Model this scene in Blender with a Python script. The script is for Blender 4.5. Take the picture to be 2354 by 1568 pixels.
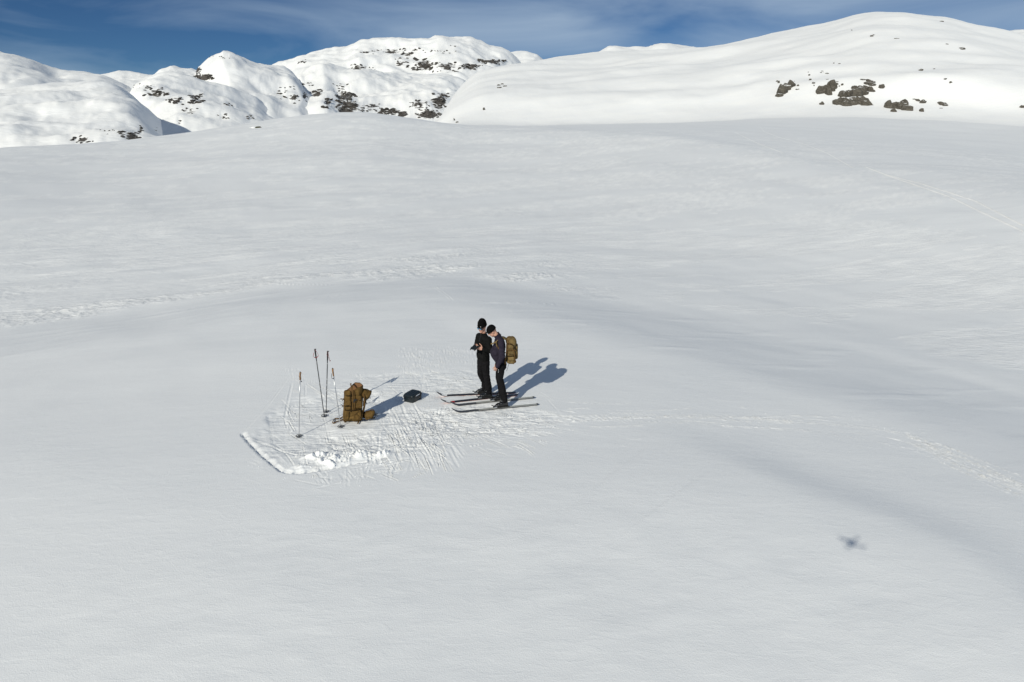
import bpy, bmesh, math, random
import numpy as np
from mathutils import Vector, Matrix, Euler
from mathutils.bvhtree import BVHTree

for o in list(bpy.data.objects):
    bpy.data.objects.remove(o)
scene = bpy.context.scene
COL = scene.collection
random.seed(7)
rng = np.random.default_rng(11)

# ------------------------------------------------------------------ camera
IW, IH = 2353.0, 1568.0            # pixel frame that positions were read in
FPX = IW * 24.0 / 36.0
PITCH = math.radians(18.5)
CH = 6.30                          # camera height above the snow at the skiers' feet
CP, SP = math.cos(PITCH), math.sin(PITCH)

cam_d = bpy.data.cameras.new('camera')
cam_d.lens = 24.0
cam_d.sensor_width = 36.0
cam_d.clip_start = 0.05
cam_d.clip_end = 30000
cam = bpy.data.objects.new('camera', cam_d)
cam.location = (0, 0, CH)
cam.rotation_euler = (math.radians(90) - PITCH, 0, 0)
COL.objects.link(cam)
scene.camera = cam


def ray(px, py):
    u, v = px - IW / 2, py - IH / 2
    return np.array([u, FPX * CP - v * SP, -v * CP - FPX * SP])


def ground_pt(px, py, z=0.0):
    d = ray(px, py)
    t = (z - CH) / d[2]
    return np.array([0, 0, CH]) + t * d


def plane_pt(px, py, y):
    """point on the ray of a pixel at world distance y in front of the camera"""
    d = ray(px, py)
    return np.array([0, 0, CH]) + d * (y / d[1])


# ------------------------------------------------------------------ sun, sky
DRONE_C = np.array([0.0, -0.10, CH + 0.075])
sd = ground_pt(1957, 1247) - DRONE_C
sd /= np.linalg.norm(sd)
SUN_EL = math.asin(-sd[2])
sun_d = bpy.data.lights.new('sun', 'SUN')
sun_d.energy = 3.65
sun_d.angle = math.radians(0.53)
sun_d.color = (1.0, 0.96, 0.83)
sun = bpy.data.objects.new('sun', sun_d)
sun.rotation_euler = Vector(sd).to_track_quat('-Z', 'Y').to_euler()
sun.location = (-8, -14, 20)
COL.objects.link(sun)

world = bpy.data.worlds.new('World')
scene.world = world
world.use_nodes = True
wn, wl = world.node_tree.nodes, world.node_tree.links
wn.clear()
w_out = wn.new('ShaderNodeOutputWorld')
w_bg = wn.new('ShaderNodeBackground')
w_sky = wn.new('ShaderNodeTexSky')
w_sky.sky_type = 'NISHITA'
w_sky.sun_disc = False
w_sky.sun_elevation = SUN_EL
w_sky.sun_rotation = math.atan2(-sd[0], -sd[1])
w_sky.altitude = 3500
w_sky.air_density = 0.85
w_sky.dust_density = 0.0
w_sky.ozone_density = 3.0
w_bg.inputs['Strength'].default_value = 0.05
# thin high cirrus, mixed over the clear sky by direction
tc = wn.new('ShaderNodeTexCoord')
mp = wn.new('ShaderNodeMapping')
mp.inputs['Scale'].default_value = (2.0, 2.0, 9.0)
mp.inputs['Rotation'].default_value = (0.0, math.radians(10), 0.0)
wl.new(tc.outputs['Generated'], mp.inputs['Vector'])
n1 = wn.new('ShaderNodeTexNoise')
n1.inputs['Scale'].default_value = 1.6
n1.inputs['Detail'].default_value = 6
n1.inputs['Roughness'].default_value = 0.48
n1.inputs['Distortion'].default_value = 0.6
wl.new(mp.outputs['Vector'], n1.inputs['Vector'])
cr = wn.new('ShaderNodeValToRGB')
cr.color_ramp.elements[0].position = 0.35
cr.color_ramp.elements[0].color = (0, 0, 0, 1)
cr.color_ramp.elements[1].position = 0.78
cr.color_ramp.elements[1].color = (0.80, 0.80, 0.80, 1)
# a veil that thickens towards one side of the sky
sxw = wn.new('ShaderNodeSeparateXYZ')
wl.new(tc.outputs['Generated'], sxw.inputs[0])
vl = wn.new('ShaderNodeMath')
vl.operation = 'MULTIPLY_ADD'
vl.inputs[1].default_value = 0.20
wl.new(sxw.outputs['X'], vl.inputs[0])
wl.new(n1.outputs['Fac'], vl.inputs[2])
wl.new(vl.outputs[0], cr.inputs['Fac'])
tint = wn.new('ShaderNodeMix')
tint.data_type = 'RGBA'
tint.blend_type = 'MULTIPLY'
tint.inputs['Factor'].default_value = 1.0
tint.inputs['B'].default_value = (0.42, 0.66, 0.86, 1)
wl.new(w_sky.outputs['Color'], tint.inputs['A'])
mx = wn.new('ShaderNodeMix')
mx.data_type = 'RGBA'
wl.new(cr.outputs['Color'], mx.inputs['Factor'])
wl.new(tint.outputs['Result'], mx.inputs['A'])
mx.inputs['B'].default_value = (7.8, 10.0, 12.6, 1)
wl.new(mx.outputs['Result'], w_bg.inputs['Color'])
wl.new(w_bg.outputs['Background'], w_out.inputs['Surface'])

vs = scene.view_settings
vs.view_transform = 'Standard'
vs.look = 'None'
vs.gamma = 1.0
vs.exposure = 0.0
vs.use_curve_mapping = False

# ------------------------------------------------------------------ numpy noise
_perm = rng.permutation(4096).astype(np.int64)


def _h(ix, iy):
    return _perm[(_perm[ix & 4095] + iy) & 4095]


_ga = rng.random(4096) * 2 * math.pi
_gx, _gy = np.cos(_ga), np.sin(_ga)


def pnoise(x, y):
    x = np.asarray(x, float) + 1000.0
    y = np.asarray(y, float) + 1000.0
    ix, iy = np.floor(x).astype(np.int64), np.floor(y).astype(np.int64)
    fx, fy = x - ix, y - iy
    u, v = fx * fx * fx * (fx * (fx * 6 - 15) + 10), fy * fy * fy * (fy * (fy * 6 - 15) + 10)

    def g(dx, dy):
        k = _h(ix + dx, iy + dy)
        return _gx[k] * (fx - dx) + _gy[k] * (fy - dy)
    a = g(0, 0) * (1 - u) + g(1, 0) * u
    b = g(0, 1) * (1 - u) + g(1, 1) * u
    return (a * (1 - v) + b * v) * 1.5


def fbm(x, y, o=4, gain=0.5):
    s = 0
    a = 1.0
    for i in range(o):
        s = s + a * pnoise(x * 2 ** i + 37.1 * i, y * 2 ** i - 11.7 * i)
        a *= gain
    return s


def smooth(a, b, x):
    t = np.clip((x - a) / (b - a), 0, 1)
    return t * t * (3 - 2 * t)


def pchip_cols(R, Z, r):
    """R, Z: (stations, cols) knots increasing along axis 0; r: (rows, cols)."""
    K = R.shape[0]
    h = np.diff(R, axis=0)
    dl = np.diff(Z, axis=0) / h
    m = np.zeros_like(Z)
    w1 = 2 * h[1:] + h[:-1]
    w2 = h[1:] + 2 * h[:-1]
    same = dl[:-1] * dl[1:] > 0
    with np.errstate(divide='ignore', invalid='ignore'):
        mm = (w1 + w2) / (w1 / dl[:-1] + w2 / dl[1:])
    m[1:-1] = np.where(same, mm, 0)
    m[0], m[-1] = dl[0], dl[-1]
    out = np.empty_like(r)
    idx = np.zeros(r.shape, int)
    for k in range(1, K - 1):
        idx += (r >= R[k][None, :])
    cols = np.arange(R.shape[1])[None, :].repeat(r.shape[0], 0)
    h_ = h[idx, cols]
    t = np.clip((r - R[idx, cols]) / h_, 0, 1)
    z0, z1 = Z[idx, cols], Z[idx + 1, cols]
    m0, m1 = m[idx, cols], m[idx + 1, cols]
    out = ((2 * t ** 3 - 3 * t ** 2 + 1) * z0 + (t ** 3 - 2 * t ** 2 + t) * h_ * m0
           + (-2 * t ** 3 + 3 * t ** 2) * z1 + (t ** 3 - t ** 2) * h_ * m1)
    return out


# ------------------------------------------------------------------ mesh helpers
def tag(o, label=None, cat=None, group=None, kind=None):
    if label:
        o['label'] = label
    if cat:
        o['category'] = cat
    if group:
        o['group'] = group
    if kind:
        o['kind'] = kind
    return o


def link(name, me, parent=None, mat=None):
    o = bpy.data.objects.new(name, me)
    COL.objects.link(o)
    if parent is not None:
        o.parent = parent
    if mat is not None and me is not None and len(me.materials) == 0:
        me.materials.append(mat)
    return o


def empty(name, loc, rz=0.0):
    o = bpy.data.objects.new(name, None)
    o.empty_display_size = 0.1
    o.location = loc
    o.rotation_euler = (0, 0, rz)
    COL.objects.link(o)
    return o


def grid_mesh(name, X, Y, Z, mat, attrs=None, wrap=False):
    nr, nc = X.shape
    co = np.stack([X, Y, Z], -1).reshape(-1, 3).astype(np.float32)
    ii = np.arange(nr * nc).reshape(nr, nc)
    if wrap:
        nx = np.roll(ii, -1, 1)
        q = np.stack([ii[:-1], nx[:-1], nx[1:], ii[1:]], -1).reshape(-1, 4)
    else:
        q = np.stack([ii[:-1, :-1], ii[:-1, 1:], ii[1:, 1:], ii[1:, :-1]], -1).reshape(-1, 4)
    me = bpy.data.meshes.new(name)
    me.vertices.add(len(co))
    me.vertices.foreach_set('co', co.ravel())
    me.loops.add(q.size)
    me.loops.foreach_set('vertex_index', q.ravel().astype(np.int32))
    me.polygons.add(len(q))
    me.polygons.foreach_set('loop_start', np.arange(0, q.size, 4, dtype=np.int32))
    me.polygons.foreach_set('loop_total', np.full(len(q), 4, np.int32))
    me.polygons.foreach_set('use_smooth', np.ones(len(q), bool))
    for k, a in (attrs or {}).items():
        at = me.attributes.new(k, 'FLOAT', 'POINT')
        at.data.foreach_set('value', a.ravel().astype(np.float32))
    me.update(calc_edges=True)
    me.materials.append(mat)
    return me


# ------------------------------------------------------------------ materials
def new_mat(name):
    m = bpy.data.materials.new(name)
    m.use_nodes = True
    n, l = m.node_tree.nodes, m.node_tree.links
    b = n['Principled BSDF']
    return m, n, l, b


def node(n, kind, **kw):
    nd = n.new(kind)
    for k, v in kw.items():
        nd.inputs[k].default_value = v
    return nd


def mixc(n, l, fac, a, b, blend='MIX'):
    m = n.new('ShaderNodeMix')
    m.data_type = 'RGBA'
    m.blend_type = blend
    for sock, v in (('Factor', fac), ('A', a), ('B', b)):
        if hasattr(v, 'is_linked') or isinstance(v, bpy.types.NodeSocket):
            l.new(v, m.inputs[sock])
        else:
            m.inputs[sock].default_value = v
    return m.outputs['Result']


def ramp(n, l, src, p0, p1, c0=(0, 0, 0, 1), c1=(1, 1, 1, 1)):
    r = n.new('ShaderNodeValToRGB')
    r.color_ramp.elements[0].position = p0
    r.color_ramp.elements[0].color = c0
    r.color_ramp.elements[1].position = p1
    r.color_ramp.elements[1].color = c1
    l.new(src, r.inputs['Fac'])
    return r.outputs['Color']


def mapped(n, l, scale, rot=(0, 0, 0), kind='Object'):
    t = n.new('ShaderNodeTexCoord')
    m = n.new('ShaderNodeMapping')
    m.inputs['Scale'].default_value = scale
    m.inputs['Rotation'].default_value = rot
    l.new(t.outputs[kind], m.inputs['Vector'])
    return m.outputs['Vector']


def noise(n, l, vec, scale, detail=4, rough=0.5, dist=0.0):
    t = n.new('ShaderNodeTexNoise')
    t.inputs['Scale'].default_value = scale
    t.inputs['Detail'].default_value = detail
    t.inputs['Roughness'].default_value = rough
    t.inputs['Distortion'].default_value = dist
    l.new(vec, t.inputs['Vector'])
    return t.outputs['Fac']


def bump(n, l, height, strength, dist, prev=None):
    b = n.new('ShaderNodeBump')
    b.inputs['Strength'].default_value = strength
    b.inputs['Distance'].default_value = dist
    l.new(height, b.inputs['Height'])
    if prev is not None:
        l.new(prev, b.inputs['Normal'])
    return b.outputs['Normal']


WIND = math.atan2(5.0, 14.0)     # direction the drifts run in


def snow_near():
    m, n, l, b = new_mat('snow_near')
    at = n.new('ShaderNodeAttribute')
    at.attribute_name = 'fresh'
    sa = n.new('ShaderNodeAttribute')
    sa.attribute_name = 'crust'
    vs_ = mapped(n, l, (0.16, 1.0, 1.0), (0, 0, -WIND))
    streak = noise(n, l, vs_, 1.3, 7, 0.6, 0.8)
    big = noise(n, l, mapped(n, l, (0.35, 1, 1), (0, 0, -WIND)), 0.09, 4, 0.5)
    # wind crust is a little darker and bluer than loose snow
    base = mixc(n, l, ramp(n, l, streak, 0.35, 0.68), (0.770, 0.785, 0.805, 1), (0.815, 0.825, 0.840, 1))
    base = mixc(n, l, ramp(n, l, big, 0.4, 0.62), base, (0.800, 0.810, 0.825, 1))
    col = mixc(n, l, at.outputs['Fac'], base, (0.96, 0.96, 0.955, 1))
    l.new(col, b.inputs['Base Color'])
    b.inputs['Roughness'].default_value = 0.65
    b.inputs['Specular IOR Level'].default_value = 0.18
    vo = mapped(n, l, (1, 1, 1))
    grain = noise(n, l, vo, 55, 3, 0.6)
    mid = noise(n, l, mapped(n, l, (0.35, 1, 1), (0, 0, -WIND)), 3.2, 5, 0.55, 0.4)
    nr = bump(n, l, grain, 0.36, 0.013)
    rip = ramp(n, l, noise(n, l, mapped(n, l, (0.3, 1, 1), (0, 0, -WIND + 0.5)), 7.5, 4, 0.55, 0.9), 0.50, 0.62)
    nr = bump(n, l, rip, 0.08, 0.02, nr)
    nr = bump(n, l, mid, 0.16, 0.05, nr)
    # scalloped wind crust
    wv = noise(n, l, mapped(n, l, (0.22, 1, 1), (0, 0, -WIND)), 4.2, 6, 0.6, 1.6)
    mlt = n.new('ShaderNodeMath')
    mlt.operation = 'MULTIPLY'
    l.new(ramp(n, l, wv, 0.45, 0.60), mlt.inputs[0])
    l.new(sa.outputs['Fac'], mlt.inputs[1])
    nr = bump(n, l, mlt.outputs[0], 0.45, 0.06, nr)
    # edge-scraped snow: fine scratches in two crossing directions
    ta = n.new('ShaderNodeAttribute')
    ta.attribute_name = 'tramp'
    for rot_, sc_, w_ in ((math.radians(-12), 16, 0.07), (math.radians(55), 13, 0.09), (math.radians(-75), 14, 0.09)):
        sn = ramp(n, l, noise(n, l, mapped(n, l, (w_, 1, 1), (0, 0, rot_)), sc_, 3, 0.6, 0.25), 0.52, 0.66)
        mk = n.new('ShaderNodeMath')
        mk.operation = 'MULTIPLY'
        l.new(sn, mk.inputs[0])
        l.new(ta.outputs['Fac'], mk.inputs[1])
        nr = bump(n, l, mk.outputs[0], 0.42, 0.02, nr)
    l.new(nr, b.inputs['Normal'])
    return m


def snow_far(name, rock=True, sc=1.0, thr=0.62):
    m, n, l, b = new_mat(name)
    base = mixc(n, l, ramp(n, l, noise(n, l, mapped(n, l, (0.4, 1, 1), (0, 0, -WIND)), 0.05 * sc, 6, 0.6), 0.35, 0.65),
                (0.865, 0.872, 0.882, 1), (0.90, 0.90, 0.895, 1))
    vo = mapped(n, l, (1, 1, 1))
    nr = bump(n, l, noise(n, l, mapped(n, l, (0.3, 1, 1), (0, 0, -WIND)), 0.35 * sc, 8, 0.6, 0.5), 0.55, 0.8 / sc)
    if rock:
        # wind-bared rock where the ground is steep and broken
        g = n.new('ShaderNodeAttribute')
        g.attribute_name = 'rock'
        nz = noise(n, l, mapped(n, l, (0.8, 0.8, 3.6)), 0.05 * sc, 9, 0.68, 0.5)
        sm = n.new('ShaderNodeMath')
        sm.operation = 'ADD'
        l.new(nz, sm.inputs[0])
        l.new(g.outputs['Fac'], sm.inputs[1])
        msk = ramp(n, l, sm.outputs[0], 0.80, 0.84)
        rc = mixc(n, l, noise(n, l, vo, 0.3 * sc, 6, 0.6), (0.045, 0.043, 0.042, 1), (0.14, 0.125, 0.11, 1))
        col = mixc(n, l, msk, base, rc)
    else:
        col = base
    l.new(col, b.inputs['Base Color'])
    l.new(nr, b.inputs['Normal'])
    b.inputs['Roughness'].default_value = 0.7
    b.inputs['Specular IOR Level'].default_value = 0.15
    return m


def rock_mat(name, c0, c1, snowy=0.72, sc=1.0):
    m, n, l, b = new_mat(name)
    vo = mapped(n, l, (1, 1, 1))
    st = mapped(n, l, (0.35, 0.35, 2.4), (0.25, 0.12, 0))
    a = noise(n, l, st, 1.6 * sc, 8, 0.65, 0.6)
    col = mixc(n, l, ramp(n, l, a, 0.3, 0.7), c0, c1)
    lich = ramp(n, l, noise(n, l, vo, 0.9 * sc, 7, 0.7), 0.55, 0.68)
    col = mixc(n, l, lich, col, (0.060, 0.052, 0.036, 1))
    crk = ramp(n, l, noise(n, l, st, 3.3 * sc, 5, 0.6, 1.5), 0.38, 0.46)
    col = mixc(n, l, crk, mixc(n, l, 0.5, col, (0.015, 0.014, 0.012, 1)), col)
    gm = n.new('ShaderNodeNewGeometry')
    sx = n.new('ShaderNodeSeparateXYZ')
    l.new(gm.outputs['Normal'], sx.inputs[0])
    ad = n.new('ShaderNodeMath')
    ad.operation = 'MULTIPLY_ADD'
    l.new(noise(n, l, vo, 1.3 * sc, 5, 0.6), ad.inputs[0])
    ad.inputs[1].default_value = 0.7
    l.new(sx.outputs['Z'], ad.inputs[2])
    sn = ramp(n, l, ad.outputs[0], 0.0, 1.0)
    sn2 = ramp(n, l, ad.outputs[0], snowy, snowy + 0.06)
    # map range: values above 1 clip, so scale first
    sc_ = n.new('ShaderNodeMath')
    sc_.operation = 'MULTIPLY'
    sc_.inputs[1].default_value = 0.6
    l.new(ad.outputs[0], sc_.inputs[0])
    sn2 = ramp(n, l, sc_.outputs[0], snowy, snowy + 0.05)
    col = mixc(n, l, sn2, col, (0.88, 0.885, 0.89, 1))
    l.new(col, b.inputs['Base Color'])
    b.inputs['Roughness'].default_value = 0.85
    b.inputs['Specular IOR Level'].default_value = 0.2
    nr = bump(n, l, a, 0.8, 0.35 / sc)
    nr = bump(n, l, noise(n, l, vo, 5 * sc, 6, 0.65), 0.5, 0.08 / sc, nr)
    l.new(nr, b.inputs['Normal'])
    return m


def fabric(name, c0, c1, scale=40, rough=0.9, bs=0.35, spec=0.1, sheen=0.0):
    m, n, l, b = new_mat(name)
    vo = mapped(n, l, (1, 1, 1))
    a = noise(n, l, vo, scale * 0.25, 6, 0.6, 0.5)
    col = mixc(n, l, ramp(n, l, a, 0.3, 0.7), c0 + (1,), c1 + (1,))
    l.new(col, b.inputs['Base Color'])
    b.inputs['Roughness'].default_value = rough
    b.inputs['Specular IOR Level'].default_value = spec
    if sheen:
        b.inputs['Sheen Weight'].default_value = sheen
        b.inputs['Sheen Roughness'].default_value = 0.5
    nr = bump(n, l, noise(n, l, vo, scale * 0.35, 5, 0.6, 1.0), bs, 0.02)
    nr = bump(n, l, noise(n, l, vo, scale * 5, 2, 0.5), bs, 0.003, nr)
    l.new(nr, b.inputs['Normal'])
    return m


def plain(name, c, rough=0.5, metal=0.0, spec=0.5, wear=0.12, sc=30):
    m, n, l, b = new_mat(name)
    a = noise(n, l, mapped(n, l, (1, 1, 1)), sc, 5, 0.6)
    k = tuple(min(1, x * (1 + wear) + wear * 0.02) for x in c)
    d = tuple(x * (1 - wear) for x in c)
    l.new(mixc(n, l, a, d + (1,), k + (1,)), b.inputs['Base Color'])
    b.inputs['Roughness'].default_value = rough
    b.inputs['Metallic'].default_value = metal
    b.inputs['Specular IOR Level'].default_value = spec
    return m


M = dict(
    snow=snow_near(),
    hillsnow=snow_far('snow_hill', False, 4.0),
    farsnow=snow_far('snow_mountain', True, 1.0),
    rock=rock_mat('rock_brown', (0.026, 0.024, 0.021, 1), (0.185, 0.168, 0.140, 1), 0.72, 3.4),
    darkrock=rock_mat('rock_dark', (0.018, 0.018, 0.019, 1), (0.095, 0.085, 0.076, 1), 0.74, 2.2),
    skin=fabric('skin', (0.50, 0.27, 0.19), (0.58, 0.33, 0.24), 30, 0.55, 0.05, 0.35),
    lips=plain('lips', (0.35, 0.12, 0.10), 0.5),
    wool=fabric('black_wool', (0.006, 0.0065, 0.0065), (0.013, 0.013, 0.013), 60, 0.95, 0.5, 0.05),
    knit=fabric('black_knit', (0.004, 0.004, 0.0045), (0.008, 0.008, 0.008), 90, 0.95, 0.6, 0.04),
    trouser=fabric('dark_trouser_cloth', (0.006, 0.006, 0.007), (0.013, 0.012, 0.013), 40, 0.85, 0.5, 0.08),
    fleece=fabric('plum_fleece', (0.020, 0.017, 0.027), (0.035, 0.030, 0.045), 80, 0.95, 0.6, 0.05),
    coyote=fabric('coyote_nylon', (0.070, 0.040, 0.011), (0.165, 0.098, 0.030), 36, 0.8, 0.6, 0.15),
    coyote_d=fabric('coyote_webbing', (0.085, 0.046, 0.015), (0.135, 0.078, 0.027), 80, 0.8, 0.4, 0.15),
    coyote_l=fabric('coyote_pale_nylon', (0.105, 0.070, 0.026), (0.225, 0.158, 0.066), 36, 0.8, 0.6, 0.15),
    lining=fabric('brown_lining', (0.17, 0.085, 0.040), (0.24, 0.125, 0.060), 50, 0.75, 0.6, 0.2),
    seam=fabric('dark_seam', (0.018, 0.011, 0.005), (0.030, 0.019, 0.008), 60, 0.9, 0.3, 0.1),
    plastic=plain('black_plastic', (0.010, 0.011, 0.012), 0.38),
    caseblk=plain('case_polymer', (0.008, 0.013, 0.016), 0.32, 0.0, 0.5, 0.2),
    boot=plain('boot_shell', (0.007, 0.007, 0.008), 0.25, 0.0, 0.6, 0.3),
    rubber=plain('rubber', (0.012, 0.012, 0.012), 0.8),
    metal=plain('steel', (0.55, 0.56, 0.57), 0.3, 1.0),
    alu=plain('pole_aluminium', (0.50, 0.51, 0.53), 0.35, 0.75),
    blkshaft=plain('pole_black_shaft', (0.012, 0.013, 0.018), 0.35),
    white=plain('white_print', (0.75, 0.76, 0.77), 0.6),
    cork=fabric('cork', (0.26, 0.135, 0.055), (0.36, 0.20, 0.09), 120, 0.8, 0.3, 0.15),
    red=plain('red_webbing', (0.24, 0.012, 0.014), 0.7),
    skiblk=plain('ski_black', (0.012, 0.009, 0.011), 0.35, 0.0, 0.5, 0.3),
    skired=plain('ski_red', (0.36, 0.03, 0.02), 0.35),
    skigrey=plain('ski_pale_grey', (0.50, 0.51, 0.47), 0.4, 0.0, 0.5, 0.15),
    skidark=plain('ski_charcoal', (0.05, 0.05, 0.055), 0.4, 0.0, 0.5, 0.2),
    skibase=plain('ski_red_base', (0.50, 0.10, 0.06), 0.4),
    lens=plain('mirror_lens', (0.16, 0.42, 0.62), 0.08, 0.85),
    drone=plain('drone_grey', (0.25, 0.26, 0.27), 0.4),
    clump=plain('loose_snow', (0.90, 0.905, 0.91), 0.8, 0, 0.1, 0.03),
    lichen=fabric('moss_on_stone', (0.045, 0.05, 0.02), (0.10, 0.09, 0.05), 10, 0.9, 0.5),
)

# ------------------------------------------------------------------ terrain
PX = np.array([-900, -400, 0, 200, 361, 560, 740, 850, 1030, 1100, 1180, 1300, 1500, 1650, 1800, 2000, 2150, 2353, 2750, 3300], float)


def tab(pairs):
    xs, ys = zip(*pairs)
    return np.interp(PX, xs, ys)


def az_te(px, py):
    u, v = px - IW / 2, py - IH / 2
    fw = FPX * CP - v * SP
    return np.arctan2(u, fw), (-v * CP - FPX * SP) / np.hypot(u, fw)


c1 = tab([(-900, 900), (-400, 830), (0, 762), (195, 731), (361, 706), (625, 648), (850, 635), (1030, 618), (1180, 640), (1500, 700), (1800, 765), (2150, 850), (2353, 915), (2750, 1050), (3300, 1200)])
drop = tab([(-900, .4), (0, .45), (600, .52), (1030, .62), (1300, .64), (1500, .62), (1800, .52), (2353, .4), (3300, .4)])
c2 = tab([(-900, 400), (-400, 372), (0, 343), (180, 333), (360, 313), (560, 283), (740, 261), (850, 259), (1000, 278), (1100, 290), (1300, 298), (1500, 309), (1650, 328), (1800, 352), (2000, 404), (2150, 455), (2353, 545), (2750, 720), (3300, 900)])
r2 = tab([(-900, 90), (-400, 100), (0, 112), (400, 132), (800, 142), (1100, 132), (1300, 124), (1500, 108), (1800, 84), (2000, 68), (2150, 58), (2353, 47), (2750, 38), (3300, 34)])
va = tab([(-900, 560), (850, 480), (1030, 330), (1100, 294), (1300, 294), (1500, 302), (1650, 314), (1800, 332), (2000, 362), (2150, 390), (2353, 440), (2750, 560), (3300, 650)])   # valley, nearer
vb = tab([(-900, 560), (850, 480), (1030, 345), (1100, 294), (1300, 292), (1500, 294), (1650, 297), (1800, 303), (2000, 315), (2150, 327), (2353, 345), (2750, 400), (3300, 460)])   # valley, farther
ft = tab([(-900, 520), (850, 460), (960, 380), (1005, 290), (1050, 287), (1160, 290), (1500, 284), (1800, 271), (2000, 270), (2150, 276), (2353, 292), (2750, 310), (3300, 330)])   # hill foot
hm = tab([(-900, 520), (850, 460), (960, 360), (1005, 272), (1040, 240), (1100, 215), (1240, 205), (1500, 195), (1650, 190), (1800, 178), (2000, 172), (2150, 182), (2353, 205), (2750, 240), (3300, 280)])
hc = tab([(-900, 520), (850, 460), (960, 340), (1005, 266), (1020, 250), (1040, 220), (1070, 188), (1100, 167), (1180, 150), (1240, 144), (1330, 140), (1480, 125), (1600, 111), (1720, 93), (1830, 71), (1900, 56), (1960, 37), (2010, 29), (2080, 31), (2120, 38), (2180, 45), (2240, 60), (2310, 80), (2353, 93), (2750, 170), (3300, 240)])
XH = np.array([850, 960, 1005, 1020, 1040, 1070, 1100, 1180, 1240, 1330, 1480, 1600, 1720, 1830, 1900, 1960, 2010, 2080, 2120, 2180, 2240, 2310, 2353, 2750, 3300], float)
YH = np.array([460, 340, 268, 250, 220, 188, 167, 150, 144, 140, 125, 111, 93, 71, 56, 37, 29, 31, 38, 45, 60, 80, 93, 170, 240], float)
XM = np.array([850, 960, 1005, 1040, 1100, 1240, 1500, 1650, 1800, 2000, 2150, 2353, 2750, 3300], float)
YM = np.array([460, 360, 276, 246, 222, 208, 200, 196, 182, 172, 182, 205, 240, 280], float)


def curve_te(xs, ys, az):
    a, t = az_te(np.asarray(xs, float), np.asarray(ys, float))
    o = np.argsort(a)
    return np.interp(az, a[o], t[o])


def gsm(v, k):
    if k < 1:
        return v
    w = np.exp(-0.5 * (np.arange(-3 * k, 3 * k + 1) / k) ** 2)
    w /= w.sum()
    p = np.concatenate([np.repeat(v[:1], 3 * k), v, np.repeat(v[-1:], 3 * k)])
    return np.convolve(p, w, 'valid')


AZF = np.radians(np.arange(-60, 60.01, 0.25))      # knots table azimuths (fine)


def cterm(xs, ys, k):
    return gsm(curve_te(xs, ys, AZF), k)


def cval(ys, k=6):
    a, _ = az_te(PX, np.full_like(PX, 500))
    return gsm(np.interp(AZF, a, ys), k)


def bowl(x):
    """x squared near the crown of the dome, levelling off smoothly"""
    return 260.0 * (1 - np.exp(-x * x / 260.0))


T1 = cterm(PX, c1, 6)
RC = CH / -T1                        # first brow: its distance, allowing for the fall of the dome
for _ in range(6):
    RC = (CH + 0.5 + 0.0068 * bowl(RC * np.sin(AZF) + 1.5)) / -T1
DROP = cval(drop)
R2, T2 = cval(r2), cterm(PX, c2, 4)
TA, TB, TF = cterm(PX, va, 5), cterm(PX, vb, 4), cterm(PX, ft, 3)
TM, TH = cterm(XM, YM, 2), cterm(XH, YH + 8 + 17 * np.clip((140 - YH) / 110, 0, 1), 1)


def knots():
    one = np.ones_like(AZF)
    hillR = 760 + 60 * np.sin(AZF * 4)
    foot = 285 * one
    Rk = [0 * one, RC - 8.0, RC, RC * 1.45]
    Zk = [0 * one, 0 * one, -DROP, -DROP * 1.12]
    rm = RC * 1.55 * 0.45 + R2 * 0.55
    zc2 = CH + R2 * T2
    Rk += [rm, R2]
    Zk += [-DROP * 0.6 + zc2 * 0.45, zc2]
    ra, rb = R2 * 1.32, np.maximum(R2 * 1.32 + 40, 185)
    Rk += [ra, rb, foot]
    Zk += [CH + ra * TA, CH + rb * TB, CH + foot * TF]
    rm2 = foot + 54 + 8 * np.sin(AZF * 9)
    Rk += [foot + 24, rm2, hillR, hillR + 180, hillR + 700, hillR + 7000]
    zh = CH + hillR * TH
    zf0, zm0 = CH + foot * TF, CH + rm2 * TM
    Zk += [zf0 + 0.30 * (zm0 - zf0), zm0, zh, np.minimum(zh - 25, zh - 25), zh * 0 - 90, zh * 0 - 140]
    return np.array(Rk), np.array(Zk)


RK, ZK = knots()
RK = np.maximum.accumulate(RK + np.arange(len(RK))[:, None] * 1e-3, axis=0)


def base_z(r, az):
    """smooth lie of the land; r, az: (rows, cols)"""
    a = az[0]
    aw = np.clip(a, AZF[0], AZF[-1])
    Rc = np.stack([np.interp(aw, AZF, k) for k in RK])
    Zc = np.stack([np.interp(aw, AZF, k) for k in ZK])
    z = pchip_cols(Rc, Zc, r)
    # behind the camera the knoll simply rounds off
    back = smooth(math.radians(58), math.radians(95), np.abs(a))[None, :]
    zb = -0.0012 * np.minimum(r, 4000) ** 1.35
    return z * (1 - back) + zb * back


def azr(px):
    return float(az_te(np.array([px]), np.array([900.]))[0][0])


def stepvec(a0, a1, st):
    n_ = max(2, int(round((a1 - a0) / st)))
    return np.linspace(a0, a1, n_, endpoint=False)


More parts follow.
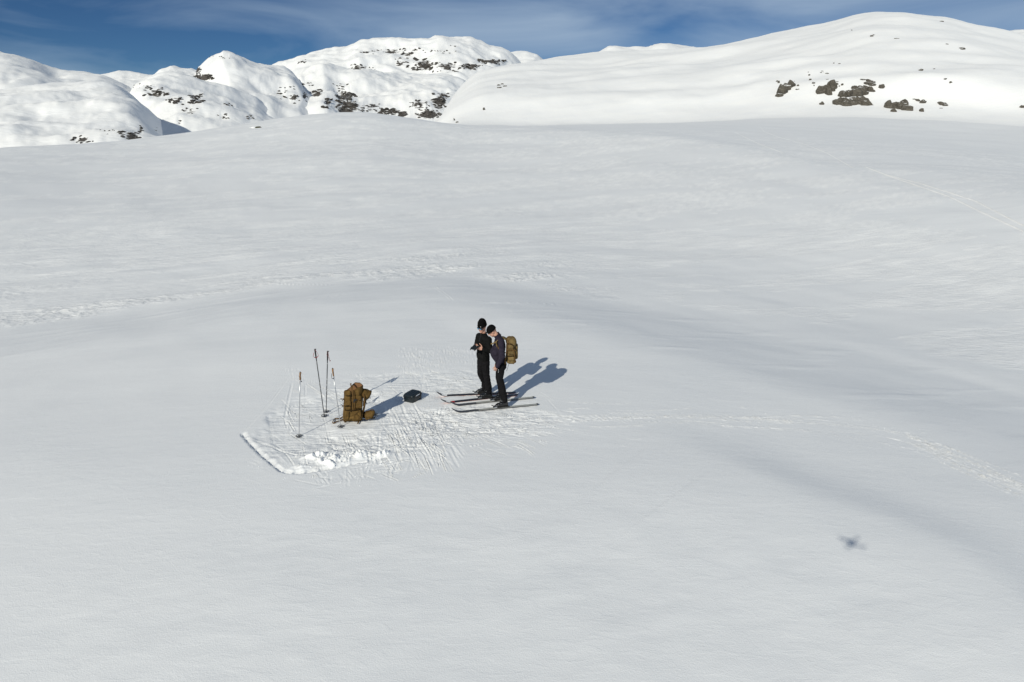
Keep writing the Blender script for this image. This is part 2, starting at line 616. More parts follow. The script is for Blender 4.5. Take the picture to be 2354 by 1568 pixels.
D2R = math.radians
az = np.concatenate([
    stepvec(-180, -75, 3.0), stepvec(-75, -42, 0.5), stepvec(-42, -21, 0.13), stepvec(-21, 4, 0.062), stepvec(4, 40, 0.13),
    stepvec(40, 75, 0.5), stepvec(75, 180, 3.0)])
az = np.radians(az)
rr = [np.array([0.02])]
rr.append(np.linspace(0.6, 4.6, 12, endpoint=False))
rr.append(np.linspace(4.6, 8.6, 70, endpoint=False))
rr.append(np.linspace(8.6, 16.5, 330, endpoint=False))
rr.append(np.geomspace(16.5, 48, 240, endpoint=False))
rr.append(np.geomspace(48, 285, 150, endpoint=False))
rows_field = sum(len(v) for v in rr)
rr.append(np.geomspace(285, 1000, 150, endpoint=False))
rr.append(np.geomspace(1000, 8000, 24))
rr = np.concatenate(rr)
RR, AZ = np.meshgrid(rr, az, indexing='ij')
GX, GY = RR * np.sin(AZ), RR * np.cos(AZ)
GZ = base_z(RR, AZ)
NR, NC = GX.shape

# rolling relief
far = smooth(18, 60, RR)
GZ += far * 0.16 * fbm(GX / 22, GY / 22, 3) * np.clip(RR / 60, 0.4, 1.6)
GZ += (0.02 + 0.03 * smooth(12, 24, RR)) * fbm(GX / 5.0, GY / 5.0, 3)
hillmask = smooth(290, 345, RR) * (1 - smooth(1000, 1300, RR)) * smooth(math.radians(-7), math.radians(2), AZ)
GZ += hillmask * (2.6 * fbm(GX / 120 + 3, GY / 120, 2) + 2.4 * fbm(AZ * 5.0 + 2.3 * np.log(RR), np.log(RR) * 9.0 - AZ * 3, 2) + 0.4 * fbm(GX / 22, GY / 22 + 5, 4))
ca, sa_ = math.cos(WIND), math.sin(WIND)
U, V = GX * ca + GY * sa_, -GX * sa_ + GY * ca     # along / across the wind


def rc_of(azv):
    return np.interp(np.clip(azv, AZF[0], AZF[-1]), AZF, RC)


dcrest = RR - rc_of(AZ)
leftness = 1 - smooth(math.radians(2), math.radians(12), AZ)
crust = smooth(-1.2, 0.6, dcrest + 0.9 * fbm(U / 4, V / 1.2, 3)) * (1 - 0.7 * smooth(2.5, 8, dcrest)) * (1 - smooth(12, 26, dcrest)) * leftness
patch = smooth(-0.05, 0.35, fbm(U / 9 + 7, V / 3.0, 3))
crust = crust * (0.25 + 0.75 * patch)
# sastrugi: wind-cut steps, steep side towards the far-left
rid = 1 - np.abs(fbm(U / 1.5, V / 0.33, 3, 0.55))
sast = np.clip(rid - 0.55, 0, 1) * crust
GZ += 0.12 * sast * (1 - smooth(60, 90, RR))
# fainter drift lips and ripples further out
lip = fbm(U / 14 + 31, V / 2.4, 3)
out2 = smooth(0.0, 6.0, dcrest) * (1 - smooth(120, 200, RR))
GZ += out2 * (0.02 + 0.03 * leftness) * np.clip(lip, -0.2, 0.6)
crust2 = out2 * smooth(0.0, 0.45, fbm(U / 26 + 3, V / 6.0 + 9, 4)) * 0.55
crust = np.maximum(crust, crust2)
# wind slab: smooth bare patches with crisp edges among rougher, whiter snow
pm = smooth(-0.05, 0.07, fbm(U / 13 + 5, V / 4.6, 5, 0.55))
midf = smooth(1.0, 3.0, dcrest + 1.2 * fbm(U / 3 + 2, V / 1.5, 3)) * (1 - smooth(110, 190, RR))
crust = np.maximum(crust, 0.5 * pm * midf)
# small drift lips on the knoll behind the skiers
GZ += 0.03 * smooth(-8.5, -5.5, dcrest) * (1 - smooth(-1, 1, dcrest)) * np.clip(fbm(U / 5 + 50, V / 0.8, 3) - 0.15, 0, 1)

fresh = np.zeros_like(GZ)
tramp = np.zeros_like(GZ)
fresh += 0.34 * pm * midf * np.clip(0.55 + 0.9 * fbm(U / 2.2, V / 0.35 + 14, 4, 0.6), 0, 1)
fresh += 0.8 * np.clip(fbm(U / 3.0, V / 0.5 + 4, 4) + 0.1, 0, 1) * crust

# the knoll is a low dome with its top under the camp
dome = -0.0068 * bowl(GX + 1.5) - 0.0085 * np.minimum(0, GY - 12.0) ** 2 * (1 - smooth(1.0, 2.4, np.abs(AZ)))
GZ += dome * (1 - smooth(26, 60, RR))
# low swell across the right foreground
swp = [ground_pt(*p)[:2] for p in [(1380, 968), (1507, 1000), (1660, 1050), (1814, 1110), (2018, 1165), (2172, 1215), (2353, 1325), (2600, 1480)]]
i9 = np.searchsorted(rr, 18)
Xs, Ys = GX[:i9], GY[:i9]
dmin = np.full(Xs.shape, 1e9)
sgn = np.zeros(Xs.shape)
tpar = np.zeros(Xs.shape)
for k9, (a9, b9) in enumerate(zip(swp[:-1], swp[1:])):
    d9 = b9 - a9
    L9 = np.hypot(*d9)
    t9 = np.clip(((Xs - a9[0]) * d9[0] + (Ys - a9[1]) * d9[1]) / L9 ** 2, 0, 1)
    ex9, ey9 = Xs - a9[0] - t9 * d9[0], Ys - a9[1] - t9 * d9[1]
    q9 = np.hypot(ex9, ey9)
    up9 = q9 < dmin
    dmin = np.where(up9, q9, dmin)
    sgn = np.where(up9, np.sign(d9[0] * ey9 - d9[1] * ex9), sgn)
    tpar = np.where(up9, (k9 + t9) / 7, tpar)
wid9 = np.where(sgn > 0, 0.75, 1.7)
GZ[:i9] += 0.13 * smooth(0.0, 0.45, tpar) * np.exp(-0.5 * (dmin / wid9) ** 2)
GZ += 0.05 * fbm(GX / 7.5 + 60, GY / 7.5, 2) * (1 - smooth(16, 22, RR)) * smooth(0, 1, 1 - np.exp(-((GX + 1) ** 2 + (GY - 12.5) ** 2) / 30))
GZ += 0.010 * fbm(U / 1.6 + 20, V / 0.9, 3) * (1 - smooth(9.5, 11.5, RR))

def zat(x, y):
    """height of the finished snow under a point"""
    r, a = math.hypot(x, y), math.atan2(x, y)
    i = min(max(np.searchsorted(rr, r) - 1, 0), NR - 2)
    j = min(max(np.searchsorted(az, a) - 1, 0), NC - 2)
    t, s = (r - rr[i]) / (rr[i + 1] - rr[i]), (a - az[j]) / (az[j + 1] - az[j])
    return float((GZ[i, j] * (1 - s) + GZ[i, j + 1] * s) * (1 - t) + (GZ[i + 1, j] * (1 - s) + GZ[i + 1, j + 1] * s) * t)


def on_field(px, py):
    a_, t_ = az_te(np.array([px], float), np.array([py], float))
    j = np.searchsorted(az, a_[0])
    col = GZ[:, j]
    e = (col - CH) / np.maximum(rr, 1e-3)
    mx_ = np.maximum.accumulate(e)
    i = np.searchsorted(mx_, t_[0])
    i = min(max(i, 1), NR - 1)
    e0, e1 = mx_[i - 1], mx_[i]
    k = 0 if e1 <= e0 else (t_[0] - e0) / (e1 - e0)
    r_ = rr[i - 1] + (rr[i] - rr[i - 1]) * k
    x_, y_ = r_ * math.sin(a_[0]), r_ * math.cos(a_[0])
    return x_, y_, zat(x_, y_)


# --- prints in the snow (real relief): each stroke is carved into the sheet
DZ = np.zeros_like(GZ)
CARVE = 0.20


def carve(pts, width, depth, berm, fr, rough=0.5, seed=0, even=0.0):
    """pts: polyline in photo pixels on the snow round the camp"""
    P = [np.array(on_field(*p)[:2]) for p in pts]
    for (a, b) in zip(P[:-1], P[1:]):
        carve_w(a, b, width, depth, berm, fr, rough, seed, even)


def carve_w(a, b, width, depth, berm, fr, rough=0.5, seed=0, even=0.0):
    mg = width * 2.5 + 0.05
    ra = [math.hypot(*a), math.hypot(*b)]
    aa = [math.atan2(a[0], a[1]), math.atan2(b[0], b[1])]
    r0, r1 = min(ra) - mg - 0.15, max(ra) + mg + 0.1
    a0, a1 = min(aa) - mg / min(ra), max(aa) + mg / min(ra)
    i0, i1 = np.searchsorted(rr, [r0, r1])
    j0, j1 = np.searchsorted(az, [a0, a1])
    if i1 <= i0 or j1 <= j0:
        return
    X, Y = GX[i0:i1, j0:j1], GY[i0:i1, j0:j1]
    d = np.array(b) - np.array(a)
    L = max(1e-6, math.hypot(*d))
    d /= L
    s = (X - a[0]) * d[0] + (Y - a[1]) * d[1]
    e = (X - a[0]) * -d[1] + (Y - a[1]) * d[0]
    e = e + 0.10 * width * pnoise(s * 2.2 + seed, e * 0 + seed * 1.7)
    endf = smooth(-0.02, 0.06, s) * (1 - smooth(L - 0.06, L + 0.02, s))
    nz = 1 - rough * np.clip(0.5 + pnoise(s * 3.5 + seed * 3.1, e * 6), 0, 1)
    q = np.abs(e) / width
    trough = (1 - smooth(0.35, 0.62, q)) * endf * nz
    edge = np.exp(-((q - 0.8) / 0.28) ** 2) * endf * np.clip(0.55 + 0.65 * pnoise(s * 2.6 + seed, e * 6 + seed) + 0.3 * pnoise(s * 13 + seed, e * 20), 0, 1.4)
    edge = edge * (1 - even) + even * np.exp(-((q - 0.8) / 0.34) ** 2) * endf * (e > 0) * np.clip(0.55 + 1.5 * pnoise(X * 2.3 + seed, Y * 2.3) + 0.8 * pnoise(X * 9, Y * 9 + seed), 0, 1.7)
    DZ[i0:i1, j0:j1] += CARVE * (-depth * trough + berm * edge)
    f = 0.75 * fr * np.clip(trough * 0.35 + edge, 0, 1)
    fresh[i0:i1, j0:j1] = np.maximum(fresh[i0:i1, j0:j1], f)


def crop5(x, y):
    return (517 + x * 0.3417, 793 + y * 0.3417)


rs = random.Random(5)


def strokes(region, nst, ang, spread, lmin, lmax, width, depth, berm, fr, rough=0.6):
    """scatter straight ski strokes inside a pixel box; ang in degrees in the picture"""
    x0, y0, x1, y1 = region
    for i in range(int(nst * 1.25)):
        x, y = rs.uniform(x0, x1), rs.uniform(y0, y1)
        a = math.radians(ang + rs.uniform(-spread, spread))
        L = rs.uniform(lmin, lmax)
        dx, dy = math.cos(a) * L / 2, math.sin(a) * L / 2
        carve([(x - dx, y - dy), (x + dx, y + dy)], width * rs.uniform(.4, .85), depth * rs.uniform(.1, 1.1), berm * rs.uniform(.1, 1.2), fr * rs.uniform(.3, 1), rough, rs.random() * 50)


# trampled platform: slightly lower, lumpy
def blob_area(cx, cy, rx, ry, dz, rough_amp, fr, rot=0.0):
    c = ground_pt(cx, cy)[:2]
    ex = np.linalg.norm(ground_pt(cx + rx, cy)[:2] - c)
    ey = np.linalg.norm(ground_pt(cx, cy + ry)[:2] - c)
    i0, i1 = np.searchsorted(rr, [max(1, math.hypot(*c) - 1.6 * max(ex, ey)), math.hypot(*c) + 1.6 * max(ex, ey)])
    X, Y = GX[i0:i1], GY[i0:i1]
    q = np.sqrt(((X - c[0]) / ex) ** 2 + ((Y - c[1]) / ey) ** 2) + 0.18 * fbm(X * 1.6, Y * 1.6, 3)
    k = 1 - smooth(0.75, 1.05, q)
    DZ[i0:i1] += k * (dz + rough_amp * fbm(X * 4.5, Y * 4.5, 4, 0.6))
    tramp[i0:i1] = np.maximum(tramp[i0:i1], k * min(1.0, fr * 2.2))
    fresh[i0:i1] = np.maximum(fresh[i0:i1], fr * k * np.clip(0.5 + fbm(X * 3, Y * 3, 3), 0, 1))


blob_area(745, 960, 150, 82, -0.045, 0.008, 0.25)
blob_area(900, 985, 190, 60, -0.02, 0.014, 0.45)
blob_area(1110, 960, 170, 40, -0.02, 0.012, 0.4)
blob_area(905, 890, 180, 40, -0.012, 0.006, 0.2)
blob_area(1060, 880, 120, 40, -0.01, 0.006, 0.2)
# cut edge of the platform and the wall at its left
for a_, b_, w_, d_, bm_ in [
        ((112, 600), (300, 395), 0.07, 0.03, 0.03), ((440, 200), (300, 395), 0.08, 0.02, 0.02),
        ((450, 260), (400, 480), 0.10, 0.04, 0.03), ((290, 470), (325, 660), 0.09, 0.05, 0.03),
        ((170, 630), (480, 740), 0.10, 0.06, 0.05), ((430, 195), (760, 290), 0.05, 0.02, 0.02),
        ((450, 215), (640, 260), 0.04, 0.02, 0.02), ((540, 270), (540, 340), 0.07, 0.04, 0.02),
        ((465, 910), (640, 945), 0.06, 0.03, 0.03), ((580, 972), (790, 928), 0.07, 0.03, 0.04),
        ((640, 175), (1050, 205), 0.03, 0.012, 0.012), ((820, 225), (990, 190), 0.03, 0.012, 0.012),
        ((1185, 235), (1205, 100), 0.03, 0.015, 0.015), ((1205, 100), (1560, 95), 0.03, 0.012, 0.012),
        ((1040, 580), (1030, 700), 0.07, 0.04, 0.03), ((1160, 790), (1135, 845), 0.08, 0.04, 0.04),
        ((2170, 370), (2260, 470), 0.06, 0.03, 0.03), ((1870, 630), (1980, 665), 0.05, 0.02, 0.02),
        ((2145, 470), (2145, 530), 0.05, 0.02, 0.02)]:
    big = 1.3 if d_ >= 0.10 else 1.0
    carve([crop5(*a_), crop5(*b_)], w_ * (.55 if big > 1 else .5), d_ * big, bm_ * big, 0.45 if big > 1 else .35, 0.4, rs.random() * 40, 0.4 if big > 1 else 0.2)
for q_, (w_, d_, bm_, fr_) in enumerate(((.055, .10, .034, .20), (.09, .18, .01, .0), (.022, .03, .04, .30))):
    jit = [0, 6, -5][q_]
    carve([crop5(x_ + jit, y_ - jit) for x_, y_ in ((112, 596), (135, 625), (165, 660), (205, 700), (245, 740), (285, 772), (330, 812), (385, 852), (450, 862), (530, 858), (620, 846), (720, 830), (830, 806), (950, 780), (1080, 752))], w_, d_, bm_, fr_, 0.4, 3.3 + q_, 0.9)
C5 = lambda x0, y0, x1, y1: (*crop5(x0, y0), *crop5(x1, y1))
# sweeping herringbone from the bag towards the skiers
strokes(C5(1060, 440, 1320, 760), 30, 62, 12, 35, 75, 0.085, 0.035, 0.035, 0.9)
strokes(C5(1280, 460, 1500, 720), 22, 118, 22, 25, 60, 0.08, 0.03, 0.03, 0.9)
strokes(C5(1250, 560, 1600, 780), 26, 55, 20, 25, 60, 0.08, 0.03, 0.03, 0.9)
strokes(C5(1450, 470, 2150, 620), 46, 8, 10, 40, 110, 0.075, 0.03, 0.03, 0.95)
strokes(C5(1600, 520, 2080, 640), 20, 14, 8, 40, 90, 0.07, 0.03, 0.03, 0.95)
strokes(C5(700, 580, 1100, 720), 26, 40, 25, 20, 55, 0.08, 0.03, 0.03, 0.9)
strokes(C5(900, 640, 1250, 860), 24, 110, 35, 15, 40, 0.08, 0.03, 0.035, 0.9)
strokes(C5(420, 720, 1150, 840), 26, -6, 12, 25, 70, 0.08, 0.035, 0.04, 0.9)
strokes(C5(600, 820, 960, 930), 14, 60, 50, 10, 30, 0.07, 0.03, 0.03, 0.8)
strokes(C5(1150, 130, 1680, 340), 26, 6, 12, 25, 80, 0.045, 0.018, 0.018, 0.9)
strokes(C5(1200, 160, 1460, 330), 16, 65, 15, 20, 50, 0.05, 0.022, 0.02, 0.8)
strokes(C5(1350, 0, 1680, 110), 16, 12, 6, 25, 70, 0.04, 0.02, 0.02, 0.95)
strokes(C5(480, 180, 960, 320), 14, 12, 8, 30, 80, 0.04, 0.015, 0.015, 0.7)
strokes(C5(520, 300, 900, 520), 10, 5, 15, 20, 60, 0.05, 0.012, 0.012, 0.5)
strokes(C5(180, 640, 420, 820), 12, 40, 20, 20, 50, 0.07, 0.03, 0.03, 0.8)
strokes(C5(1900, 300, 2260, 480), 12, 20, 25, 20, 60, 0.05, 0.018, 0.018, 0.7)
strokes(C5(2080, 480, 2354, 600), 14, 6, 10, 30, 80, 0.05, 0.02, 0.02, 0.9)
# thin edge scratches criss-crossing the camp
for (x0, y0, x1, y1, n_, an, sp_) in ((880, 935, 1240, 1040, 120, 12, 28), (900, 800, 1100, 900, 60, 10, 14), (640, 850, 900, 930, 40, 15, 30), (640, 930, 880, 1040, 60, 30, 50), (660, 1030, 1000, 1100, 60, -5, 30), (870, 930, 1020, 1060, 50, 62, 14), (1000, 940, 1300, 1000, 50, 6, 8), (930, 795, 1090, 840, 24, 13, 5)):
    for i in range(n_):
        x, y = rs.uniform(x0, x1), rs.uniform(y0, y1)
        a = math.radians(an + rs.uniform(-sp_, sp_))
        L = rs.uniform(12, 55)
        carve([(x, y), (x + math.cos(a) * L, y + math.sin(a) * L)], rs.uniform(.014, .028), rs.uniform(.03, .06), rs.uniform(.04, .12), rs.uniform(.5, 1.2), 0.3, rs.random() * 60)
# shovelled lumps at the front of the platform
hp = [np.array(on_field(*crop5(*p))[:2]) for p in [(560, 745), (640, 765), (740, 768), (850, 745), (960, 735), (1090, 725)]]
hw_ = [0.20, 0.30, 0.30, 0.20, 0.17, 0.08]
i0, i1 = np.searchsorted(rr, [8.8, 12.5])
j0, j1 = np.searchsorted(az, [math.radians(-26), math.radians(-4)])
X, Y = GX[i0:i1, j0:j1], GY[i0:i1, j0:j1]
mk = np.zeros(X.shape)
for a9, b9, w0, w1 in zip(hp[:-1], hp[1:], hw_[:-1], hw_[1:]):
    d9 = b9 - a9
    t9 = np.clip(((X - a9[0]) * d9[0] + (Y - a9[1]) * d9[1]) / (d9 @ d9), 0, 1)
    q9 = np.hypot(X - a9[0] - t9 * d9[0], Y - a9[1] - t9 * d9[1]) / (w0 + (w1 - w0) * t9)
    mk = np.maximum(mk, 1 - smooth(0.35, 1.15, q9 + 0.45 * fbm(X * 3 + 5, Y * 3, 3)))
lump = 0.030 + 0.085 * np.clip(fbm(X * 3.6, Y * 3.6 + 8, 4, 0.55), -0.12, 0.8) + 0.045 * (0.4 - np.abs(fbm(X * 9, Y * 9, 3)))
DZ[i0:i1, j0:j1] += mk * lump
fresh[i0:i1, j0:j1] = np.maximum(fresh[i0:i1, j0:j1], 0.85 * mk)
# a scraped drift inside the left corner
for (cx9, cy9, s9, h9) in ((200, 660, .16, .05), (235, 690, .13, .04), (160, 640, .10, .05), (330, 700, .16, .03), (520, 810, .2, .03)):
    p9 = on_field(*crop5(cx9, cy9))
    g9 = np.exp(-((X - p9[0]) ** 2 + (Y - p9[1]) ** 2) / s9 ** 2)
    DZ[i0:i1, j0:j1] += h9 * g9 * (0.7 + 0.8 * fbm(X * 6, Y * 6, 3))
    fresh[i0:i1, j0:j1] = np.maximum(fresh[i0:i1, j0:j1], 0.6 * g9)
# many skins' worth of parallel tracks leading off to the right
path = [(1240, 957), (1400, 962), (1600, 963), (1780, 972), (1950, 984), (2080, 1004), (2200, 1056), (2353, 1128), (2550, 1230)]
pxs, pys = np.array([p[0] for p in path], float), np.array([p[1] for p in path], float)
for i in range(34):
    x0 = rs.choice([rs.uniform(1250, 2350), rs.uniform(1250, 1750), rs.uniform(2030, 2350)])
    L = rs.uniform(25, 150)
    off = rs.gauss(0, 15)
    sl = rs.uniform(-7, 7)
    xs_ = np.linspace(x0, x0 + L, 5)
    ys_ = np.interp(xs_, pxs, pys) + off + sl * np.linspace(-.5, .5, 5)
    carve(list(zip(xs_, ys_)), rs.uniform(.018, .036), rs.uniform(.03, .07), rs.uniform(.06, .15), rs.uniform(.5, 1.1), 0.5, rs.random() * 60)
for i in range(7):     # long unbroken runner lines
    x0, x1 = rs.uniform(1180, 1420), rs.uniform(1900, 2420)
    off, o2_ = rs.gauss(0, 12), rs.gauss(0, 16)
    xs_ = np.linspace(x0, x1, 16)
    ys_ = np.interp(xs_, pxs, pys) + np.linspace(off, o2_, 16) + 2.5 * np.sin(xs_ / 60 + i)
    carve(list(zip(xs_, ys_)), rs.uniform(.014, .022), rs.uniform(.03, .06), rs.uniform(.05, .12), rs.uniform(.3, .7), 0.6, i * 3.7)
for i in range(9):     # fanning out at the right
    x0 = rs.uniform(2020, 2120)
    xs_ = np.linspace(x0, x0 + rs.uniform(120, 330), 8)
    ys_ = np.interp(xs_, pxs, pys) + np.linspace(rs.gauss(0, 8), rs.gauss(0, 22), 8)
    carve(list(zip(xs_, ys_)), rs.uniform(.016, .028), rs.uniform(.04, .08), rs.uniform(.08, .18), rs.uniform(.5, 1.0), 0.5, i * 2.9)
for i in range(28):     # kicked-up crumbs beside the tracks
    x0 = rs.uniform(1300, 2340)
    y0 = float(np.interp(x0, pxs, pys)) + rs.gauss(0, 20)
    carve([(x0, y0), (x0 + rs.uniform(4, 14), y0 + rs.uniform(-1, 2.5))], rs.uniform(.014, .034), 0.01, rs.uniform(.08, .22), 1.2, .4, rs.random() * 60)
# wind lips behind the skiers
for a_, b_ in [((1055, 692), (1150, 695)), ((1150, 695), (1300, 702)), ((1000, 660), (1040, 690)), ((1170, 714), (1210, 718)), ((1290, 741), (1350, 747)),
               ((560, 665), (660, 650)), ((380, 722), (450, 708)), ((640, 652), (760, 655)), ((700, 690), (800, 676))]:
    carve([a_, b_], 0.06, 0.03, 0.10, 0.6, 0.4, rs.random() * 60)
for (px9, py9, rad9) in ((811, 965, .55), (840, 970, .45), (949, 918, .35), (783, 982, .2), (790, 975, .35)):
    p9 = ground_pt(px9, py9)
    DZ *= 1 - 0.85 * np.exp(-((GX - p9[0]) ** 2 + (GY - p9[1]) ** 2) / rad9 ** 2)
GZ = GZ + DZ * (1 - smooth(48, 60, RR))

# level the snow under the skis, bag and case a little
k0 = rows_field
sf = grid_mesh('snowfield', GX[:k0 + 1], GY[:k0 + 1], GZ[:k0 + 1], M['snow'],
               {'fresh': np.clip(fresh[:k0 + 1], 0, 1), 'crust': np.clip(crust[:k0 + 1], 0, 1), 'tramp': tramp[:k0 + 1]}, wrap=True)
ground = tag(link('snowfield', sf), 'wind-packed rolling snowfield with the stamped camp and ski prints', None, None, 'structure')
hx, hy, hz = GX[k0:], GY[k0:], GZ[k0:]
hmsh = grid_mesh('snow_hill', hx, hy, hz, M['hillsnow'], None, wrap=True)
hill = tag(link('snow_hill', hmsh), 'broad white hill rising on the right beyond the snowfield', None, None, 'structure')


# ------------------------------------------------------------------ far mountains
def mountain(name, label, pts, rc, rf, zf, amp, shape=0.9, ncol=260, nrow=130, seed=0.0, rcliff=0.0, wob=0.06, rocks=(), slant=0.0, soft=0, ridge=0.22):
    xs = np.array([p[0] for p in pts], float)
    ys = np.array([p[1] for p in pts], float)
    a, t = az_te(xs, ys)
    A = np.linspace(a[0], a[-1], ncol)
    T = gsm(np.interp(A, a, t), max(1, ncol // 160) + soft)
    RCm = rc * (1 + wob * fbm(A * 9 + seed, A * 0 + seed, 3))
    RF = rf * (1 + wob * fbm(A * 9 + seed + 9, A * 0 + seed, 3))
    tt = np.concatenate([np.linspace(0, 1, int(nrow * .8), endpoint=False), np.linspace(1, 1.9, nrow - int(nrow * .8))])
    TT, AA = np.meshgrid(tt, A, indexing='ij')
    R = RF[None] + (RCm - RF)[None] * TT
    X, Y = R * np.sin(AA), R * np.cos(AA)
    sh = slant * (1 - np.clip(TT, 0, 1)) + 0.012 * fbm(X / (rc * .12) + seed, Y / (rc * .12), 2) * np.sin(np.clip(TT, 0, 1) * math.pi)
    zc = CH + RCm[None] * np.interp(AA - sh, A, T)
    up = np.sin(np.clip(TT, 0, 1) * math.pi / 2) ** shape
    w = rc * 0.09
    # benches: warp the profile so the face is made of knolls, not one ramp
    warp = 0.10 * fbm(X / (w * 2.2) + seed, Y / (w * 2.2), 2) * np.sin(np.clip(TT, 0, 1) * math.pi)
    up = np.clip(up + warp, -0.2, 1.05)
    Z = zf + (zc - zf) * up
    bk = np.clip(TT - 1, 0, 2)
    Z -= bk ** 2 * (rc - rf) * 0.55
    env = 0.35 + 0.65 * np.sin(np.clip(TT, 0, 1) * math.pi)
    Z += amp * env * fbm(X / w + seed, Y / w + seed, 5, 0.5)
    rdg = 1 - np.abs(fbm(X / (w * .62) + seed * 3, Y / (w * .62) + 9, 4, 0.55))
    Z += amp * ridge * env * (rdg ** 2 - 0.6)
    gul = np.abs(fbm(X / (w * .8) + seed * 2, Y / (w * .8), 3))
    Z -= amp * 0.7 * env * np.clip(0.25 - gul, 0, 1)
    # craggy zones: stepped ground that sheds its snow
    rock = np.zeros_like(Z)
    pxs_ = IW / 2 + FPX * X / (Y * CP - (Z - CH) * SP)
    pys_ = IH / 2 - FPX * (Y * SP + (Z - CH) * CP) / (Y * CP - (Z - CH) * SP)
    for (cx, cy, rx, ry, k) in rocks:
        q = ((pxs_ - cx) / rx) ** 2 + ((pys_ - cy) / ry) ** 2
        rock = np.maximum(rock, k * np.exp(-q * 1.4))
    crag = np.floor(fbm(X / (w * .35), Y / (w * .35), 3) * 3 + 20) - 20
    Z += rock * amp * 0.10 * crag
    # steepness adds bare rock
    dzr = np.gradient(Z, axis=0) / np.maximum(np.gradient(R, axis=0), 1e-3)
    dza = np.gradient(Z, axis=1) / np.maximum(R * (A[1] - A[0]), 1e-3)
    sl = np.hypot(dzr, dza)
    rk = 0.37 * rock + 0.16 * smooth(0.7, 1.4, sl)
    me = grid_mesh(name, X, Y, Z, M['farsnow'], {'rock': rk})
    o = tag(link(name, me), label, None, None, 'structure')
    v = [Vector(c) for c in np.stack([X, Y, Z], -1).reshape(-1, 3)]
    ii = np.arange(X.size).reshape(X.shape)
    f = np.stack([ii[:-1, :-1], ii[:-1, 1:], ii[1:, 1:], ii[1:, :-1]], -1).reshape(-1, 4).tolist()
    o_b = BVHTree.FromPolygons(v, f)
    return o, o_b


MT = {}
MT['A'] = mountain('mountain', 'smooth rounded snow mountain at the left edge under the dark blue sky',
                   [(-900, 190), (-500, 150), (-200, 139), (0, 142), (27, 143), (89, 151), (137, 165), (181, 170), (236, 180), (290, 205), (340, 250), (400, 330)], 1400, 560, -45, 9, seed=1.3, ridge=0.15)
MT['A2'] = mountain('mountain', 'low snow knoll with a shaded right flank before the left mountain',
                    [(-900, 260), (-500, 235), (-200, 222), (0, 206), (100, 193), (170, 188), (220, 190), (262, 196), (284, 222), (308, 240), (326, 252), (342, 274), (362, 310), (385, 380)], 780, 320, -42, 5, seed=4.1, slant=0.05, soft=4, ridge=0.25,
                    rocks=[(190, 322, 34, 10, 1), (150, 318, 30, 14, .6), (300, 313, 26, 12, 1.2), (322, 298, 6, 10, 1)])
MT['M'] = mountain('mountain', 'pale distant snow ridge between the left mountain and the pointed peak',
                   [(150, 260), (200, 200), (236, 180), (273, 174), (314, 176), (355, 178), (372, 166), (400, 162), (420, 167), (444, 167), (480, 180), (520, 230)], 2200, 1200, -90, 14, seed=6.2)
MT['B'] = mountain('mountain', 'snow shoulder with dark rock bands below the pointed peak',
                   [(270, 330), (290, 245), (306, 203), (328, 190), (366, 181), (410, 179), (441, 184), (512, 201), (581, 221), (612, 240), (655, 259), (720, 285), (790, 330)], 1250, 560, -60, 9, seed=2.7, slant=0.01, soft=1,
                   rocks=[(330, 196, 20, 6, .9), (358, 213, 30, 13, 1.1), (400, 232, 22, 12, 1.1), (448, 228, 20, 14, 1.2), (440, 255, 22, 10, .9), (512, 267, 14, 8, .9), (525, 241, 12, 5, .9), (412, 277, 6, 8, .8), (575, 269, 12, 8, .7)])
MT['C'] = mountain('mountain', 'pointed snow peak left of the central massif with a dark cliff band',
                   [(380, 260), (415, 215), (440, 188), (455, 162), (478, 139), (502, 127), (526, 131), (553, 142), (581, 150), (618, 157), (649, 161), (666, 169), (683, 188), (717, 221), (745, 257), (790, 320)], 1700, 850, -60, 12, seed=8.4, slant=0.015, soft=1,
                   rocks=[(470, 178, 30, 7, 1.3), (455, 160, 8, 12, .8), (505, 131, 30, 8, .5), (660, 215, 14, 14, .9), (675, 228, 14, 10, .9), (700, 220, 10, 16, .8)])
MT['D'] = mountain('mountain', 'highest central snow massif with broken rock bands along its face',
                   [(520, 230), (560, 185), (615, 157), (643, 147), (718, 130), (793, 121), (827, 107), (855, 100), (896, 100), (937, 103), (988, 99), (998, 92), (1019, 91), (1046, 93), (1084, 98), (1121, 115), (1149, 119), (1162, 124), (1183, 143), (1220, 180), (1270, 260)], 3200, 1900, -60, 24, seed=3.3, ncol=340,
                   rocks=[(690, 143, 12, 6, .8), (845, 121, 20, 6, .9), (900, 117, 32, 6, 1), (935, 124, 18, 5, 1), (955, 115, 12, 5, .8), (1010, 120, 40, 6, .8), (820, 155, 40, 12, 1), (925, 145, 20, 12, .9), (975, 150, 34, 16, 1.3), (1025, 155, 30, 14, 1.1), (1080, 153, 34, 10, 1.2), (1130, 143, 36, 7, 1.3)])
MT['E'] = mountain('mountain', 'steep snow shoulder with dark broken cliffs above the hidden gully',
                   [(610, 290), (650, 225), (694, 160), (752, 148), (780, 157), (814, 165), (875, 172), (916, 172), (984, 170), (1012, 174), (1060, 187), (1095, 215), (1130, 290)], 1900, 880, -90, 16, seed=5.9, ncol=320, shape=0.8,
                   rocks=[(700, 196, 18, 8, .8), (726, 214, 18, 12, 1.1), (752, 236, 14, 16, 1), (790, 222, 26, 24, 1.2), (800, 245, 40, 18, 1.3), (850, 248, 40, 14, 1), (892, 256, 36, 12, 1.3), (925, 262, 30, 10, 1.2), (962, 242, 24, 14, 1.1), (985, 262, 36, 14, 1.3), (1010, 235, 20, 26, 1.3), (1020, 220, 16, 10, 1.2)])
